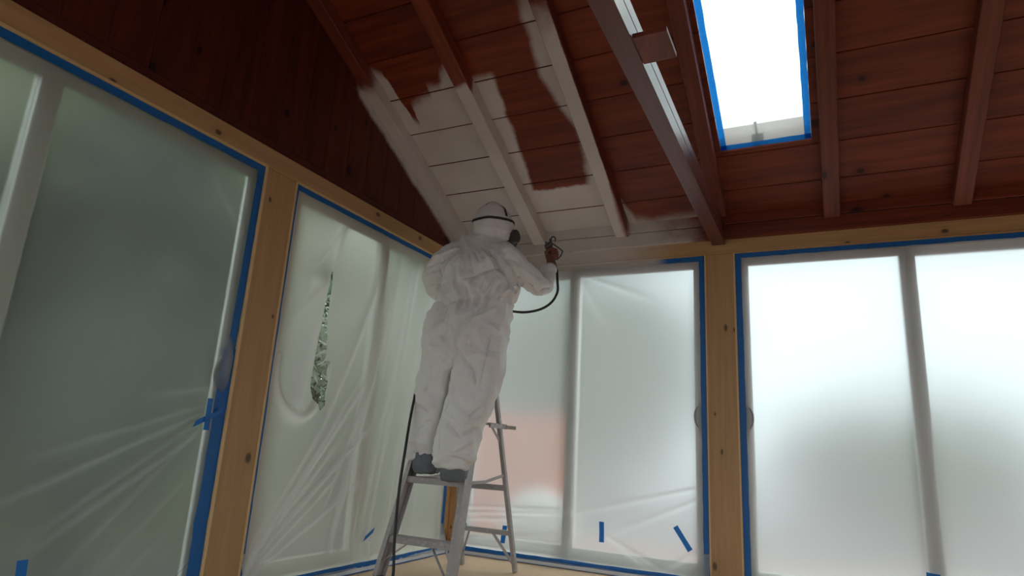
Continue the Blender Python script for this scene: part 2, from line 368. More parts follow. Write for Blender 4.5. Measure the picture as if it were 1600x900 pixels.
def sliding_door(num, mp, s0, s1, m0, m1, handle_s, slide_first):
    """s0..s1 opening, m0..m1 meeting stile; handle on the stile nearest handle_s"""
    root = struct(empty('door_%d' % num, mp((s0+s1)/2, -0.06, FZ)))
    bm = bmesh.new()
    wbox(bm, mp, s0, s0+0.04, -0.12, -0.032, FZ+0.05, HD); wbox(bm, mp, s1-0.04, s1, -0.12, -0.032, FZ+0.05, HD); wbox(bm, mp, s0+0.04, s1-0.04, -0.12, -0.032, HD-0.045, HD)
    bevel(bm, 0.003); under(obj('frame', bm, M['vinyl'], None, origin=mp((s0+s1)/2, -0.06, HD)), root)
    bm = bmesh.new(); wbox(bm, mp, s0, s1, -0.12, 0.048, FZ, FZ+0.052); bevel(bm, 0.003)
    under(obj('sill', bm, M['vinyl'], None, origin=mp((s0+s1)/2, 0, FZ)), root)
    fr = (0.045, 0.045, 0.045, 0.07); z0, z1 = FZ+0.055, HD-0.042
    first = (s0+0.038, m1); second = (m0, s1-0.038)
    wst = m1-m0
    for rng, sl in ((first, slide_first), (second, not slide_first)):
        nf, nb = (-0.036, -0.070) if sl else (-0.078, -0.112)
        f2 = (fr[0], wst, fr[2], fr[3]) if rng is first else (wst, fr[1], fr[2], fr[3])
        o = panel(mp, root, rng[0], rng[1], nf, nb, z0, z1, f2, 'sliding_panel' if sl else 'fixed_panel')
        if sl and handle_s is not None:
            bm = bmesh.new(); sg = 1 if rng is first else -1
            hs = handle_s
            pts = [mp(hs, -0.034, 0.835), mp(hs+sg*0.012, -0.02, 0.85), mp(hs+sg*0.034, -0.018, 0.89), mp(hs+sg*0.036, -0.018, 0.95), mp(hs+sg*0.014, -0.02, 0.995), mp(hs, -0.034, 1.008)]
            tube(bm, smooth_path(pts, 4), 0.008, 8)
            wbox(bm, mp, hs-0.012, hs+0.012, -0.036, -0.028, 0.81, 1.03)
            h = obj('handle', bm, M['handle'], None, smooth=False, origin=mp(hs, -0.03, 0.9))
            h.location = V(h.location)-V(root.location)-V(o.location); h.parent = o
M['handle'] = plain('grey_pull', (0.30, 0.29, 0.28), 0.4)
sliding_door(1, left, A0, A1, 3.165, 3.245, 2.225, True)
sliding_door(2, left, B0, B1, 1.02, 1.115, None, False)
sliding_door(3, back, C0, C1, 0.895, 0.977, 1.855, False)
sliding_door(4, back, D0, D1, 3.062, 3.148, 2.142, True)
# note: on the left wall the run starts at the corner, so the first panel of door_1 is the one nearer the corner

# ------------------------------------------------------------------ roof: boards, rafters, skylight
SKX0, SKX1, SKY0, SKY1 = 2.098, 2.617, -0.522, -1.80    # skylight opening in plan
ce = struct(empty('ceiling', (3.0, 0, ZC)))
def plank(y0, y1, x0, x1):
    bm = bmesh.new(); d = random.uniform(0, 0.0025)
    hexa(bm, [(x, y, roof(y, ZC)+dz+d) for x in (x0, x1) for y in (y1+0.0036, y0-0.0036) for dz in (0.0, 0.022)])
    low = [e for e in bm.edges if abs(e.verts[0].co.y-e.verts[1].co.y) < 1e-6 and abs(e.verts[0].co.x-e.verts[1].co.x) > 0.1]
    under(obj('plank', bm, M['ceil'], None, origin=((x0+x1)/2, (y0+y1)/2, roof((y0+y1)/2, ZC))), ce)
edges = [0.04] + [-0.222-0.2635*i for i in range(8)]
for y0, y1 in zip(edges, edges[1:]):
    if y0 <= SKY0 and y1 >= SKY1 or (y1 < SKY0 and y0 > SKY1):
        plank(y0, y1, GX-0.02, SKX0-0.002); plank(y0, y1, SKX1+0.002, XR)
        if y0 > SKY0: plank(y0, SKY0+0.002, SKX0-0.002, SKX1+0.002)
        if y1 < SKY1: plank(SKY1-0.002, y1, SKX0-0.002, SKX1+0.002)
    else: plank(y0, y1, GX-0.02, XR)
ye = edges[-1]
bm = bmesh.new()                                        # black roofing felt above the joints, then the rest of the roof behind the camera
def slab(bm, x0, x1, y0, y1, dz0, dz1): hexa(bm, [(x, y, roof(y, ZC)+dz) for x in (x0, x1) for y in (y1, y0) for dz in (dz0, dz1)])
for x0, x1, y0, y1 in ((-0.14, SKX0-0.02, 0.14, ye), (SKX1+0.02, XR, 0.14, ye), (SKX0-0.02, SKX1+0.02, 0.14, SKY0+0.02), (SKX0-0.02, SKX1+0.02, SKY1-0.02, ye)): slab(bm, x0, x1, y0, y1, 0.026, 0.06)
under(obj('roofing_felt', bm, plain('black_felt', (0.02, 0.017, 0.015), 0.9), None, origin=(3, 0, ZC)), ce)
bm = bmesh.new(); slab(bm, -0.14, XR, ye, YRIDGE, 0.0, 0.06)
zr = roof(YRIDGE, ZC); hexa(bm, [(x, y, zr - SL*(YRIDGE-y) + dz) for x in (-0.14, XR) for y in (YR, YRIDGE) for dz in (0.0, 0.06)])
under(obj('roof_deck', bm, M['ceil'], None, origin=(3, -4, ZC)), ce)

def rafter(x0, x1, mat, label, yb=-0.034, ytop=YRIDGE):
    bm = bmesh.new(); hexa(bm, [(x, y, roof(y, z)) for x in (x0, x1) for y in (ytop, yb) for z in (ZS, ZC-0.001)])
    bevel(bm, 0.004)
    o = obj('rafter', bm, mat, origin=((x0+x1)/2, yb, roof(yb, ZS)))
    return tag(o, label, 'rafter', 'roof rafters')
rafter(GX+0.001, 0.042, M['raf1'], 'rafter tight against the gable wall, lower half sprayed white')
rafter(0.601, 0.700, M['raf2'], 'rafter above the painter, white below a crisp line and red-brown above')
rafter(1.270, 1.370, M['raf3'], 'rafter with white underside and bare dark right-hand side')
rafter(1.977, 2.066, M['raf'], 'bare brown rafter along the left side of the skylight', -0.128)
rafter(2.660, 2.757, M['raf'], 'bare brown rafter along the right side of the skylight')
rafter(3.360, 3.455, M['raf'], 'bare brown rafter farthest right, clear of the skylight')

# level tie beam that lands on the post between the back doors, and its stub block
tb = empty('tie_beam', (1.997, 0.0, 2.097))
tag(tb, 'plum-brown level tie beam of two boards landing on the back post, lit along its right side', 'beam')
for z0, z1, nm in ((0.0, 0.085, 'lower_board'), (0.087, 0.150, 'upper_board')):
    bm = bmesh.new(); hexa(bm, [(x, y, 2.097 + z - 0.012*y) for x in (1.955, 2.040) for y in (-6.5, -0.034 if z0 > 0.04 else -0.004) for z in (z0, z1)]); bevel(bm, 0.003)
    under(obj('beam_board', bm, M['beam'], None, origin=(1.997, -0.03, 2.097+z0)), tb)
bm = bmesh.new(); box(bm, (2.0415, -2.40, 2.1295), (2.168, -2.225, 2.150)); bevel(bm, 0.002)
tag(obj('block', bm, M['raf'], origin=(2.1, -2.31, 2.1295)), 'short brown block sticking out from the right side of the tie beam', 'block')

# skylight: curb, frame, blue tape, film and the crank hook behind it
sk = struct(empty('window_1', ((SKX0+SKX1)/2, SKY0, roof(SKY0, ZC))))
bm = bmesh.new()
for x0, x1, y0, y1 in ((SKX0-0.018, SKX0-0.001, SKY0+0.018, SKY1-0.018), (SKX1+0.001, SKX1+0.018, SKY0+0.018, SKY1-0.018), (SKX0-0.001, SKX1+0.001, SKY0+0.018, SKY0+0.001), (SKX0-0.001, SKX1+0.001, SKY1-0.001, SKY1-0.018)):
    slab(bm, x0, x1, y0, y1, 0.026, 0.16)
under(obj('curb', bm, plain('pale_curb', (0.62, 0.52, 0.48), 0.6), None, origin=sk.location), sk)
bm = bmesh.new(); slab(bm, SKX0-0.03, SKX1+0.03, SKY0+0.03, SKY1-0.03, 0.162, 0.168)
under(obj('glass_pane', bm, M['glass'], None, origin=sk.location), sk)
hk = empty('skylight_crank', (2.31, -0.55, roof(-0.55, ZC)+0.03)); tag(hk, 'small dark crank hook seen through the skylight plastic at its lower edge', 'crank')
bm = bmesh.new(); tube(bm, smooth_path([(2.318, -0.545, roof(-0.545, ZC)+0.05), (2.316, -0.60, roof(-0.60, ZC)+0.05), (2.314, -0.625, roof(-0.625, ZC)+0.055)]), 0.006, 8)
under(obj('arm', bm, plain('dark_metal', (0.03, 0.03, 0.03), 0.4), None, True, origin=hk.location), hk)
bm = bmesh.new(); bmesh.ops.create_uvsphere(bm, u_segments=10, v_segments=6, radius=0.010, matrix=Matrix.Translation((2.314, -0.63, roof(-0.63, ZC)+0.055)))
under(obj('knob', bm, bpy.data.materials['dark_metal'], None, True, origin=hk.location), hk)
bm = bmesh.new(); box(bm, (2.285, -0.535, roof(-0.535, ZC)+0.035), (2.35, -0.52+0.006, roof(-0.535, ZC)+0.075))
under(obj('mount', bm, bpy.data.materials['dark_metal'], None, origin=hk.location), hk)

# rest of the room, out of the frame: right and rear walls, closed or left open to steer the daylight
wr = struct(empty('wall_right', (XR, 0, FZ))); bm = bmesh.new()
box(bm, (XR, YR, HD), (XR+0.12, 0.14, 3.9)); 
box(bm, (XR, -4.5, FZ), (XR+0.12, 0.14, HD)); box(bm, (XR, YR, FZ), (XR+0.12, YR+0.3, HD))
under(obj('wall_frame', bm, M['dark'], None, origin=(XR, 0, FZ)), wr)
wq = struct(empty('wall_rear', (3, YR, FZ))); bm = bmesh.new()
box(bm, (-0.14, YR-0.12, HD), (XR+0.12, YR, 2.9))
box(bm, (-0.14, YR-0.12, FZ), (0.06, YR, HD)); box(bm, (3.0, YR-0.12, FZ), (XR+0.12, YR, HD))
under(obj('wall_frame', bm, M['dark'], None, origin=(3, YR, FZ)), wq)

# ------------------------------------------------------------------ masking tape
def tape(p, q, wdir, w, nrm, label, mat='tape', group=None, wav=0.0015, th=0.0008, cat='tape', name='masking_tape'):
    """strip from p to q, width w along wdir, lying on a surface with normal nrm"""
    p, q, wd, nn = V(p), V(q), V(wdir).normalized(), V(nrm).normalized(); L = (q-p).length; n = max(2, int(L/0.06))
    bm = bmesh.new(); rows = []
    for i in range(n+1):
        c = p.lerp(q, i/n); a, b = -w/2+random.uniform(-wav, wav), w/2+random.uniform(-wav, wav); h = random.uniform(0, wav*0.4)
        rows.append([bm.verts.new(c+wd*a+nn*h), bm.verts.new(c+wd*b+nn*h)])
    for r, t in zip(rows, rows[1:]): bm.faces.new((r[0], r[1], t[1], t[0]))
    o = obj(name, bm, M[mat], origin=p.lerp(q, 0.5)); tag(o, label, cat, group); return o
GT = 'strips of blue masking tape'
def frame_tape(mp, s0, s1, nm, mat, w=0.042, first_w=None, n=-0.008):
    N = V(mp(0, 1, 0)); S = V(mp(1, 0, 0)); Zd = V((0, 0, 1))
    wa = first_w or w
    return N, S, Zd
N = V((1, 0, 0)); S = V((0, -1, 0)); Zd = V((0, 0, 1)); TN = -0.010; ZB = FZ+0.04
tape(left(A0+0.022, TN, HD-0.03), left(A0+0.030, TN, 1.02), S, 0.044, N, 'blue masking tape down the right edge of the nearest left door, upper length', group=GT)
tape(left(A0+0.036, TN-0.001, 1.05), left(A0+0.040, TN-0.001, ZB), S, 0.072, N, 'wide doubled blue masking tape on the lower right edge of the nearest left door', group=GT, wav=0.004)
tape(left(A0, TN, HD-0.021), left(A1, TN, HD-0.021), Zd, 0.042, N, 'blue masking tape along the top of the nearest left door', group=GT)
tape(left(B1-0.012, TN, HD), left(B1-0.012, TN, ZB), S, 0.024, N, 'narrow blue masking tape down the left edge of the torn sheet', group=GT)
tape(left(B0, TN, HD-0.018), left(B1, TN, HD-0.018), Zd, 0.036, N, 'blue masking tape along the top of the torn sheet', group=GT)
tape(left(B0+0.018, TN, HD), left(B0+0.018, TN, ZB), S, 0.036, N, 'blue masking tape up the left-wall side of the corner post', group=GT)
NB = V((0, -1, 0)); SB = V((1, 0, 0))
tape(back(C0+0.016, TN, HD), back(C0+0.016, TN, ZB), SB, 0.032, NB, 'blue masking tape up the back-wall side of the corner post', 'tape', GT)
tape(back(C0, TN, HD-0.02), back(C1, TN, HD-0.02), Zd, 0.040, NB, 'blue masking tape over the back-left door, its left part sprayed white', 'tape_c', GT)
tape(back(C1-0.020, TN, HD-0.0), back(C1-0.020, TN, ZB), SB, 0.040, NB, 'blue masking tape up the left side of the back post', 'tape', GT)
tape(back(D0+0.021, TN, HD-0.0), back(D0+0.021, TN, ZB), SB, 0.042, NB, 'blue masking tape up the right side of the back post', 'tape', GT)
tape(back(D0, TN, HD-0.018), back(D1, TN, HD-0.018), Zd, 0.036, NB, 'blue masking tape along the top of the back-right door', 'tape', GT)
ns = 0.0495
tape(left(B0-0.03, ns, FZ+0.042), left(B1, ns, FZ+0.042), Zd, 0.030, N, 'blue masking tape on the door sill along the left wall, upper strip', group=GT)
tape(left(B0-0.03, ns+0.004, FZ+0.004), left(B1, ns+0.004, FZ+0.004), S.cross(Zd), 0.018, Zd, 'thin blue masking tape where the left sill meets the floor', group=GT)
tape(back(C0-0.0, ns, FZ+0.042), back(C1, ns, FZ+0.042), Zd, 0.030, NB, 'blue masking tape on the door sill along the back wall, upper strip', group=GT)
tape(back(C0-0.0, ns+0.006, FZ+0.004), back(C1, ns+0.006, FZ+0.004), NB, 0.014, Zd, 'thin blue masking tape where the back sill meets the floor', group=GT)
# loose pieces
LT = 0.012
GL = 'loose pieces of blue tape on the sheeting'
tape(back(1.198, LT, 0.206), back(1.200, LT, 0.076), SB, 0.034, NB, 'short upright blue tape piece low on the back-left sheeting, middle one', group=GL)
tape(back(1.690, LT, 0.225), back(1.782, LT, 0.088), (0.83, 0, 0.56), 0.034, NB, 'slanting blue tape piece low on the sheeting beside the back post', group=GL)
tape(back(0.474, LT, 0.110), back(0.462, LT, -0.010), SB, 0.036, NB, 'short blue tape piece on the sheeting seen through the ladder rear rails', group=GL)
tape(back(0.135, LT, 0.105), back(0.150, LT, 0.06), SB, 0.036, NB, 'small scrap of blue tape on the sheeting beside the corner post', group=GL)
tape(left(1.035, LT+0.01, 0.065), left(0.945, LT+0.01, 0.112), (0, 0.45, 0.9), 0.034, N, 'slanting blue tape piece low on the torn sheet near the ladder', group=GL)
tape(left(2.350, LT, 0.680), left(2.205, LT, 0.750), (0, 0.4, 0.9), 0.036, N, 'blue tape piece of a cross at the door edge, the sloping one', group=GL)
tape(left(2.290, LT+0.004, 0.80), left(2.285, LT+0.004, 0.655), (0, 1, 0), 0.030, N, 'blue tape piece of a cross at the door edge, the upright one', group=GL)
tape(left(2.948, LT, 0.172), left(2.940, LT, 0.090), (0, 1, 0), 0.036, N, 'curled blue tape piece at the bottom of the nearest left sheet', group=GL)
tape(left(2.345, LT+0.012, 0.010), left(2.225, LT+0.012, 0.120), (0, 0.7, 0.7), 0.036, N, 'slanting blue tape piece at the lower right corner of the nearest left sheet', group=GL)
tape(back(3.045, LT, 0.105), back(3.110, LT, 0.100), Zd, 0.036, NB, 'blue tape scrap at the foot of the meeting stile of the back-right door', group=GL)
tape(back(3.385, LT, 0.055), back(3.395, LT, 0.125), SB, 0.034, NB, 'blue tape scrap low on the right pane of the back-right door', group=GL)
tape(back(3.55, LT, 0.115), back(3.61, LT, 0.12), Zd, 0.034, NB, 'blue tape scrap low at the far right of the back-right door', group=GL)
# around the skylight
SN = V((0, -SL, -1)).normalized(); SU = V((0, -1, SL)).normalized()
def on_roof(x, y, d=0.004): return V((x, y, roof(y, ZC)+0.010)) + SN*d
TW = 0.036
tape(on_roof(SKX0+TW/2, SKY0), on_roof(SKX0+TW/2, SKY1), SB, TW, SN, 'backlit blue masking tape down the left side of the skylight', 'tape_sky', GT)
tape(on_roof(SKX1-TW/2, SKY0), on_roof(SKX1-TW/2, SKY1), SB, TW, SN, 'backlit blue masking tape down the right side of the skylight', 'tape_sky', GT)
tape(on_roof(SKX0, SKY0-TW*0.45), on_roof(SKX1, SKY0-TW*0.45), SU, TW, SN, 'backlit blue masking tape across the lower end of the skylight', 'tape_sky', GT)
tape(on_roof(SKX0, SKY1+TW*0.45), on_roof(SKX1, SKY1+TW*0.45), SU, TW, SN, 'blue masking tape across the upper end of the skylight', 'tape_sky', GT)

# ------------------------------------------------------------------ plastic sheets
def fold_field(s_, z, folds):
    d, h = 0.0, 0.0
    for (a, b, c, e, amp, wid) in folds:
        dx, dz = c-a, e-b; L2 = dx*dx+dz*dz; t = ((s_-a)*dx+(z-b)*dz)/L2; L = math.sqrt(L2); amp *= 0.5
        if t < -0.08 or t > 1.15: continue
        dist = ((s_-a)*dz-(z-b)*dx)/L; w = wid*(0.5+0.9*max(0.0, min(1.0, t)))
        fall = max(0.0, min(1.0, (t+0.08)/0.12))*max(0.0, min(1.0, (1.15-t)/0.45))
        g = math.exp(-(dist/w)**2)*fall; d += amp*g; h += g*abs(amp)*80
    return d, h
def inside(poly, x, y):
    c = False; j = len(poly)-1
    for i in range(len(poly)):
        xi, yi = poly[i]; xj, yj = poly[j]
        if (yi > y) != (yj > y) and x < (xj-xi)*(y-yi)/(yj-yi)+xi: c = not c
        j = i
    return c
def sheet(mp, s0, s1, z0, z1, step, folds, mat, label, base=-0.012, billow=0.004, flare=0.0, hole=None, extra=None, seed=0):
    ns_, nz = int((s1-s0)/step), int((z1-z0)/step); verts = []; hz = []
    for j in range(nz+1):
        for i in range(ns_+1):
            s_ = s0+(s1-s0)*i/ns_; z = z0+(z1-z0)*j/nz
            d, h = fold_field(s_, z, folds)
            edge = min(1.0, min(s_-s0, s1-s_, z1-z)/0.10); edge = max(0.0, edge)
            bl = billow*(noise.noise(V((s_*1.7+seed, z*1.3, seed)))+0.5*noise.noise(V((s_*5+seed, z*4, 3.0))))
            if extra:
                e, eh = extra(s_, z); d += e; h += eh
            n = base + max(-0.006, (d+bl)*edge)
            if flare and z < 0.12: q = (0.12-z)/(0.12-z0); n = n*(1-q)+flare*q*q + n*0 if False else n + (flare-base)*q*q
            verts.append(mp(s_, n, z)); hz.append(min(1.0, h))
    faces = []; W_ = ns_+1
    def cut(i, j):
        if hole is None: return False
        return inside(hole, s0+(s1-s0)*(i+.5)/ns_, z0+(z1-z0)*(j+.5)/nz)
    for j in range(nz):
        for i in range(ns_):
            if not cut(i, j): faces.append((j*W_+i, j*W_+i+1, (j+1)*W_+i+1, (j+1)*W_+i)[::(-1 if mp is left else 1)])
    o_ = V(mp((s0+s1)/2, base, z0)); me = bpy.data.meshes.new('plastic_sheet')
    me.from_pydata([tuple(V(v)-o_) for v in verts], [], faces)
    a = me.attributes.new('haze', 'FLOAT', 'POINT'); a.data.foreach_set('value', hz)
    me.polygons.foreach_set('use_smooth', [True]*len(me.polygons)); me.update()
    o = put('plastic_sheet', me, mat); o.location = o_
    return tag(o, label, 'plastic sheet', 'hazy plastic sheets taped over the doors')
FA = [(a, b, c, d, e*0.42, f*0.9) for a, b, c, d, e, f in [(2.25, 0.75, 3.10, 0.34, 0.012, 0.012), (2.26, 0.72, 2.95, 0.22, 0.010, 0.010), (2.30, 0.63, 2.90, 0.20, 0.012, 0.012), (2.26, 0.70, 2.80, 0.10, 0.009, 0.010),
      (2.24, 0.78, 3.0, 0.52, 0.008, 0.014), (2.24, 0.86, 2.6, 0.78, 0.008, 0.02), (2.24, 0.50, 2.7, 0.05, 0.007, 0.012), (2.28, 0.3, 2.6, 0.0, 0.006, 0.012), (2.22, 1.6, 2.5, 1.9, 0.005, 0.02)]]
def ex_a(s_, z):        # loose pucker where the sheet has pulled off the tape
    g = math.exp(-((s_-2.20)/0.035)**2-((z-0.97)/0.10)**2); return 0.030*g, 0.7*g
sheet(left, A0+0.003, A1, -0.06, HD-0.004, 0.012, FA, M['film_a'], 'hazy grey-green plastic sheet over the nearest left door, wrinkled low down', extra=ex_a, seed=1)
FB = []
for (a, b, c, e, amp, wid) in ((1.915, 0.0, 1.15, 1.00, 0.022, 0.016), (1.91, 0.02, 1.35, 0.62, 0.016, 0.012), (1.91, 0.0, 1.05, 0.75, 0.020, 0.014), (1.90, 0.0, 1.25, 0.95, 0.014, 0.012),
                               (1.90, -0.03, 1.30, 0.45, 0.016, 0.012), (1.90, -0.04, 1.0, 0.45, 0.012, 0.014), (1.92, 0.05, 1.50, 0.70, 0.012, 0.010)): FB.append((a, b, c, e, amp, wid))
FB = [(a, b, c, d, e*1.5, f) for a, b, c, d, e, f in FB]
FB += [(1.878, 1.19, 1.60, 1.60, 0.014, 0.016), (1.70, 1.62, 1.46, 1.97, 0.012, 0.014), (1.60, 1.45, 1.50, 1.98, 0.010, 0.02),
       (1.45, 0.80, 1.10, 1.75, 0.030, 0.030), (1.30, 0.10, 0.98, 1.60, 0.035, 0.035), (1.38, 0.30, 1.02, 1.25, 0.018, 0.02)]
for q in range(7):      # vertical curtain folds over the right pane
    s_ = 0.90-0.105*q; FB.append((s_+0.22+0.03*(q % 3), -0.02, s_-0.05*(q % 2), 1.95, 0.010+0.006*((q*7) % 3), 0.022+0.010*(q % 2)))
TEAR = [(1.581, 1.623), (1.602, 1.527), (1.622, 1.425), (1.629, 1.347), (1.639, 1.232), (1.641, 1.102), (1.647, 0.974), (1.637, 0.921), (1.582, 0.844), (1.521, 0.799), (1.486, 0.838), (1.514, 0.935), (1.527, 1.063), (1.539, 1.213), (1.564, 1.322), (1.569, 1.437), (1.568, 1.555)]
def ex_b(s_, z):        # slack film bagging out to the left of the tear and below it
    t = max(0.0, min(1.0, (1.6-z)/0.8)); cx = 1.60+0.07*t
    g = math.exp(-((s_-cx-0.05)/0.07)**2)*(1.0 if 0.85 < z < 1.5 else math.exp(-((z-(0.85 if z < 0.85 else 1.5))/0.10)**2))
    # rim of the bag from (1.89,1.0) round to (1.52,.80)
    r = math.hypot((s_-1.70)/0.19, (z-1.02)/0.27); rim = math.exp(-((r-1.0)/0.10)**2) if z < 1.08 else 0.0
    return 0.045*g + 0.022*rim, 0.75*g*0.6 + 0.8*rim
sheet(left, B0+0.003, B1-0.002, -0.085, HD-0.004, 0.0085, FB, M['film_b'], 'torn slack plastic sheet with a long slit, over the left door behind the painter', billow=0.010, flare=0.052, hole=TEAR, extra=ex_b, seed=4)
FC = [(0.10, 0.21, 0.95, 0.255, 0.016, 0.010), (0.10, 0.165, 0.95, 0.235, 0.016, 0.010), (0.10, 0.12, 0.60, 0.165, 0.014, 0.010), (0.10, 0.19, 0.5, 0.10, 0.008, 0.010), (1.84, 0.47, 1.0, 0.24, 0.008, 0.018), (1.84, 0.40, 1.15, 0.08, 0.006, 0.02),
      (1.24, 0.115, 1.64, -0.06, 0.016, 0.012), (1.24, 0.10, 1.55, -0.06, 0.012, 0.012), (1.84, 0.1, 1.60, -0.05, 0.010, 0.015), (0.2, 0.0, 0.9, 0.08, 0.008, 0.016), (1.05, 1.93, 1.5, 1.75, 0.004, 0.02), (1.0, 1.90, 1.2, 1.55, 0.004, 0.03)]
sheet(back, C0+0.003, C1-0.002, -0.085, HD-0.004, 0.011, FC, M['film_c'], 'plastic sheet over the back-left door, greenish above and pink below', flare=0.052, seed=8)
FD = [(3.7, 0.2, 2.6, 0.05, 0.004, 0.02)]
sheet(back, D0+0.003, D1, -0.06, HD-0.004, 0.016, FD, M['film_c'], 'smooth bright bluish plastic sheet over the back-right door', seed=12)
bm = bmesh.new(); n_ = 30; g_ = {}
for i in range(11):
    for j in range(n_+1):
        x = SKX0+0.012+(SKX1-SKX0-0.024)*i/10; y = SKY0-0.01+(SKY1-SKY0+0.02)*j/n_
        e = min(i, 10-i, j, n_-j); h = 0.0 if e == 0 else random.uniform(0, 0.010)
        g_[i, j] = bm.verts.new(V((x, y, roof(y, ZC)+0.014+h)))
for i in range(10):
    for j in range(n_): bm.faces.new((g_[i, j], g_[i+1, j], g_[i+1, j+1], g_[i, j+1]))
tag(obj('plastic_sheet', bm, M['film_s'], None, True, origin=sk.location), 'clear wrinkled plastic sheet taped across the skylight', 'plastic sheet', 'hazy plastic sheets taped over the doors')

# ------------------------------------------------------------------ stepladder
def ladder_metal():
    k = NT('paint_spattered_aluminium'); P, X, Y, Z = k.pos()
    n = k.noise(P, 9.0, 4.0); sp = k.step(k.noise(P, 38.0, 2.0), 0.60, 0.68)
    c = k.mix(n, (0.36, 0.33, 0.32), (0.48, 0.45, 0.44)); c = k.mix(k.m('MULTIPLY', sp, 0.35), c, (0.66, 0.63, 0.61))
    dk = k.step(k.noise(P, 23.0, 3.0), 0.66, 0.74); c = k.mix(k.m('MULTIPLY', dk, 0.5), c, (0.22, 0.18, 0.16))
    return k.done(k.bsdf(c, 0.5, 0.4, 0.25, n, 0.1, 0.003))
M['alu'] = ladder_metal(); M['cap'] = plain('dark_plastic_cap', (0.07, 0.065, 0.06), 0.5)
LD = empty('stepladder', (0.47, -0.8, FZ)); tag(LD, 'paint-spattered grey metal stepladder with pail shelf, under the painter', 'ladder')
def lpart(nm, bm, mat=None, smooth=False): return under(obj(nm, bm, mat or M['alu'], None, smooth, origin=LD.location), LD)
TOPZ = 1.09
def fy(z): return -1.145 + 0.29*(z-FZ)                  # front plane
def ry(z): return -0.42 - 0.245*(z-FZ)                  # rear plane
def flx(z): return 0.225 + 0.085*(z-FZ)/1.2             # left / right front rails
def frx(z): return 0.725 - 0.075*(z-FZ)/1.2
def rail(bm, p, q, out):                                # C-channel: web plus two flanges, opening inward
    p, q = V(p), V(q); t = (q-p).normalized(); X = V((1, 0, 0)); d = t.cross(X).normalized()
    wd = 0.088
    def slabp(o0, o1, e0, e1): hexa(bm, [b + X*o + d*e for b in (p, q) for o in (o0, o1) for e in (e0, e1)])
    slabp(0, out*0.003, -wd/2, wd/2); slabp(-out*0.026, 0, -wd/2, -wd/2+0.003); slabp(-out*0.026, 0, wd/2-0.003, wd/2)
for fx, out in ((flx, -1), (frx, 1)):
    bm = bmesh.new(); rail(bm, (fx(FZ), fy(FZ), FZ+0.01), (fx(TOPZ), fy(TOPZ), TOPZ), out); r_ = lpart('front_rail', bm)
    bm = bmesh.new(); box(bm, (fx(FZ)-0.02, fy(FZ)-0.045, FZ), (fx(FZ)+0.02, fy(FZ)+0.045, FZ+0.014)); bevel(bm, 0.004); lpart('rubber_foot', bm, M['cap'])
rlx = lambda z: 0.372 + 0.01*(z-FZ)/1.2
rrx = lambda z: 0.762 - 0.085*(z-FZ)/1.2
for fx in (rlx, rrx):
    bm = bmesh.new(); bar(bm, (fx(FZ), ry(FZ), FZ+0.005), (fx(TOPZ), ry(TOPZ), TOPZ+0.01), 0.026, 0.032, (1, 0, 0)); bevel(bm, 0.003); lpart('rear_rail', bm)
    bm = bmesh.new(); bar(bm, (fx(TOPZ-0.05), ry(TOPZ-0.05), TOPZ-0.045), (fx(TOPZ), ry(TOPZ), TOPZ+0.03), 0.034, 0.042, (1, 0, 0)); bevel(bm, 0.006); lpart('end_cap', bm, M['cap'])
STEPS = (0.118, 0.452, 0.785)
for z in STEPS:
    bm = bmesh.new(); y = fy(z); box(bm, (flx(z), y-0.035, z-0.004), (frx(z), y+0.05, z)); box(bm, (flx(z), y-0.038, z-0.036), (frx(z), y-0.034, z)); box(bm, (flx(z), y+0.046, z-0.03), (frx(z), y+0.05, z))
    for q in range(5): box(bm, (flx(z)+0.01, y-0.03+0.017*q, z), (frx(z)-0.01, y-0.026+0.017*q, z+0.0015))
    lpart('step', bm)
bm = bmesh.new(); box(bm, (flx(TOPZ)-0.02, fy(TOPZ)-0.05, TOPZ), (frx(TOPZ)+0.02, ry(TOPZ)+0.0, TOPZ+0.028)); bevel(bm, 0.006); lpart('top_cap', bm)
for z, h in ((0.125, 0.030), (0.402, 0.036)):           # rear cross bars
    bm = bmesh.new(); bar(bm, (rlx(z), ry(z), z), (rrx(z), ry(z), z), h, 0.020, (0, 0, 1)); lpart('rear_bar', bm)
for xa, xb in ((0.45, rlx(-0.09)), (0.62, rrx(-0.09))): # diagonals from the low rear bar to the rails
    bm = bmesh.new(); bar(bm, (xa, ry(0.12)-0.012, 0.12), (xb, ry(-0.09)-0.012, -0.07), 0.018, 0.004, (0, 0, 1)); lpart('rear_brace', bm)
z = STEPS[0]
bm = bmesh.new(); bar(bm, (flx(z)+0.15, fy(z)+0.02, z-0.015), (flx(-0.03)-0.005, fy(-0.03), -0.03), 0.018, 0.005, (0, 1, 0)); lpart('step_brace', bm)
bm = bmesh.new(); bar(bm, (frx(z)-0.17, fy(z)-0.02, z-0.02), (frx(-0.09)-0.02, fy(-0.09)-0.01, -0.09), 0.020, 0.005, (0, 1, 0)); lpart('step_brace', bm)
bm = bmesh.new(); bar(bm, (frx(z)-0.12, fy(z)+0.045, z-0.02), (frx(-0.06)-0.02, fy(-0.06)+0.04, -0.06), 0.018, 0.005, (0, 1, 0)); lpart('step_brace', bm)
for fx, rx in ((flx, rlx), (frx, rrx)):                 # folding spreaders
    zz = 0.44; mid = V(((fx(zz)+rx(zz))/2, (fy(zz)+ry(zz))/2-0.03, zz+0.005))
    bm = bmesh.new(); bar(bm, (fx(zz), fy(zz), zz+0.0), mid, 0.018, 0.005, (0, 0, 1)); bar(bm, mid, (rx(zz), ry(zz), zz+0.045), 0.018, 0.005, (0, 0, 1))
    lpart('spreader', bm)
sh = empty('pail_shelf', (0.5, ry(0.79), 0.79)); under(sh, LD)
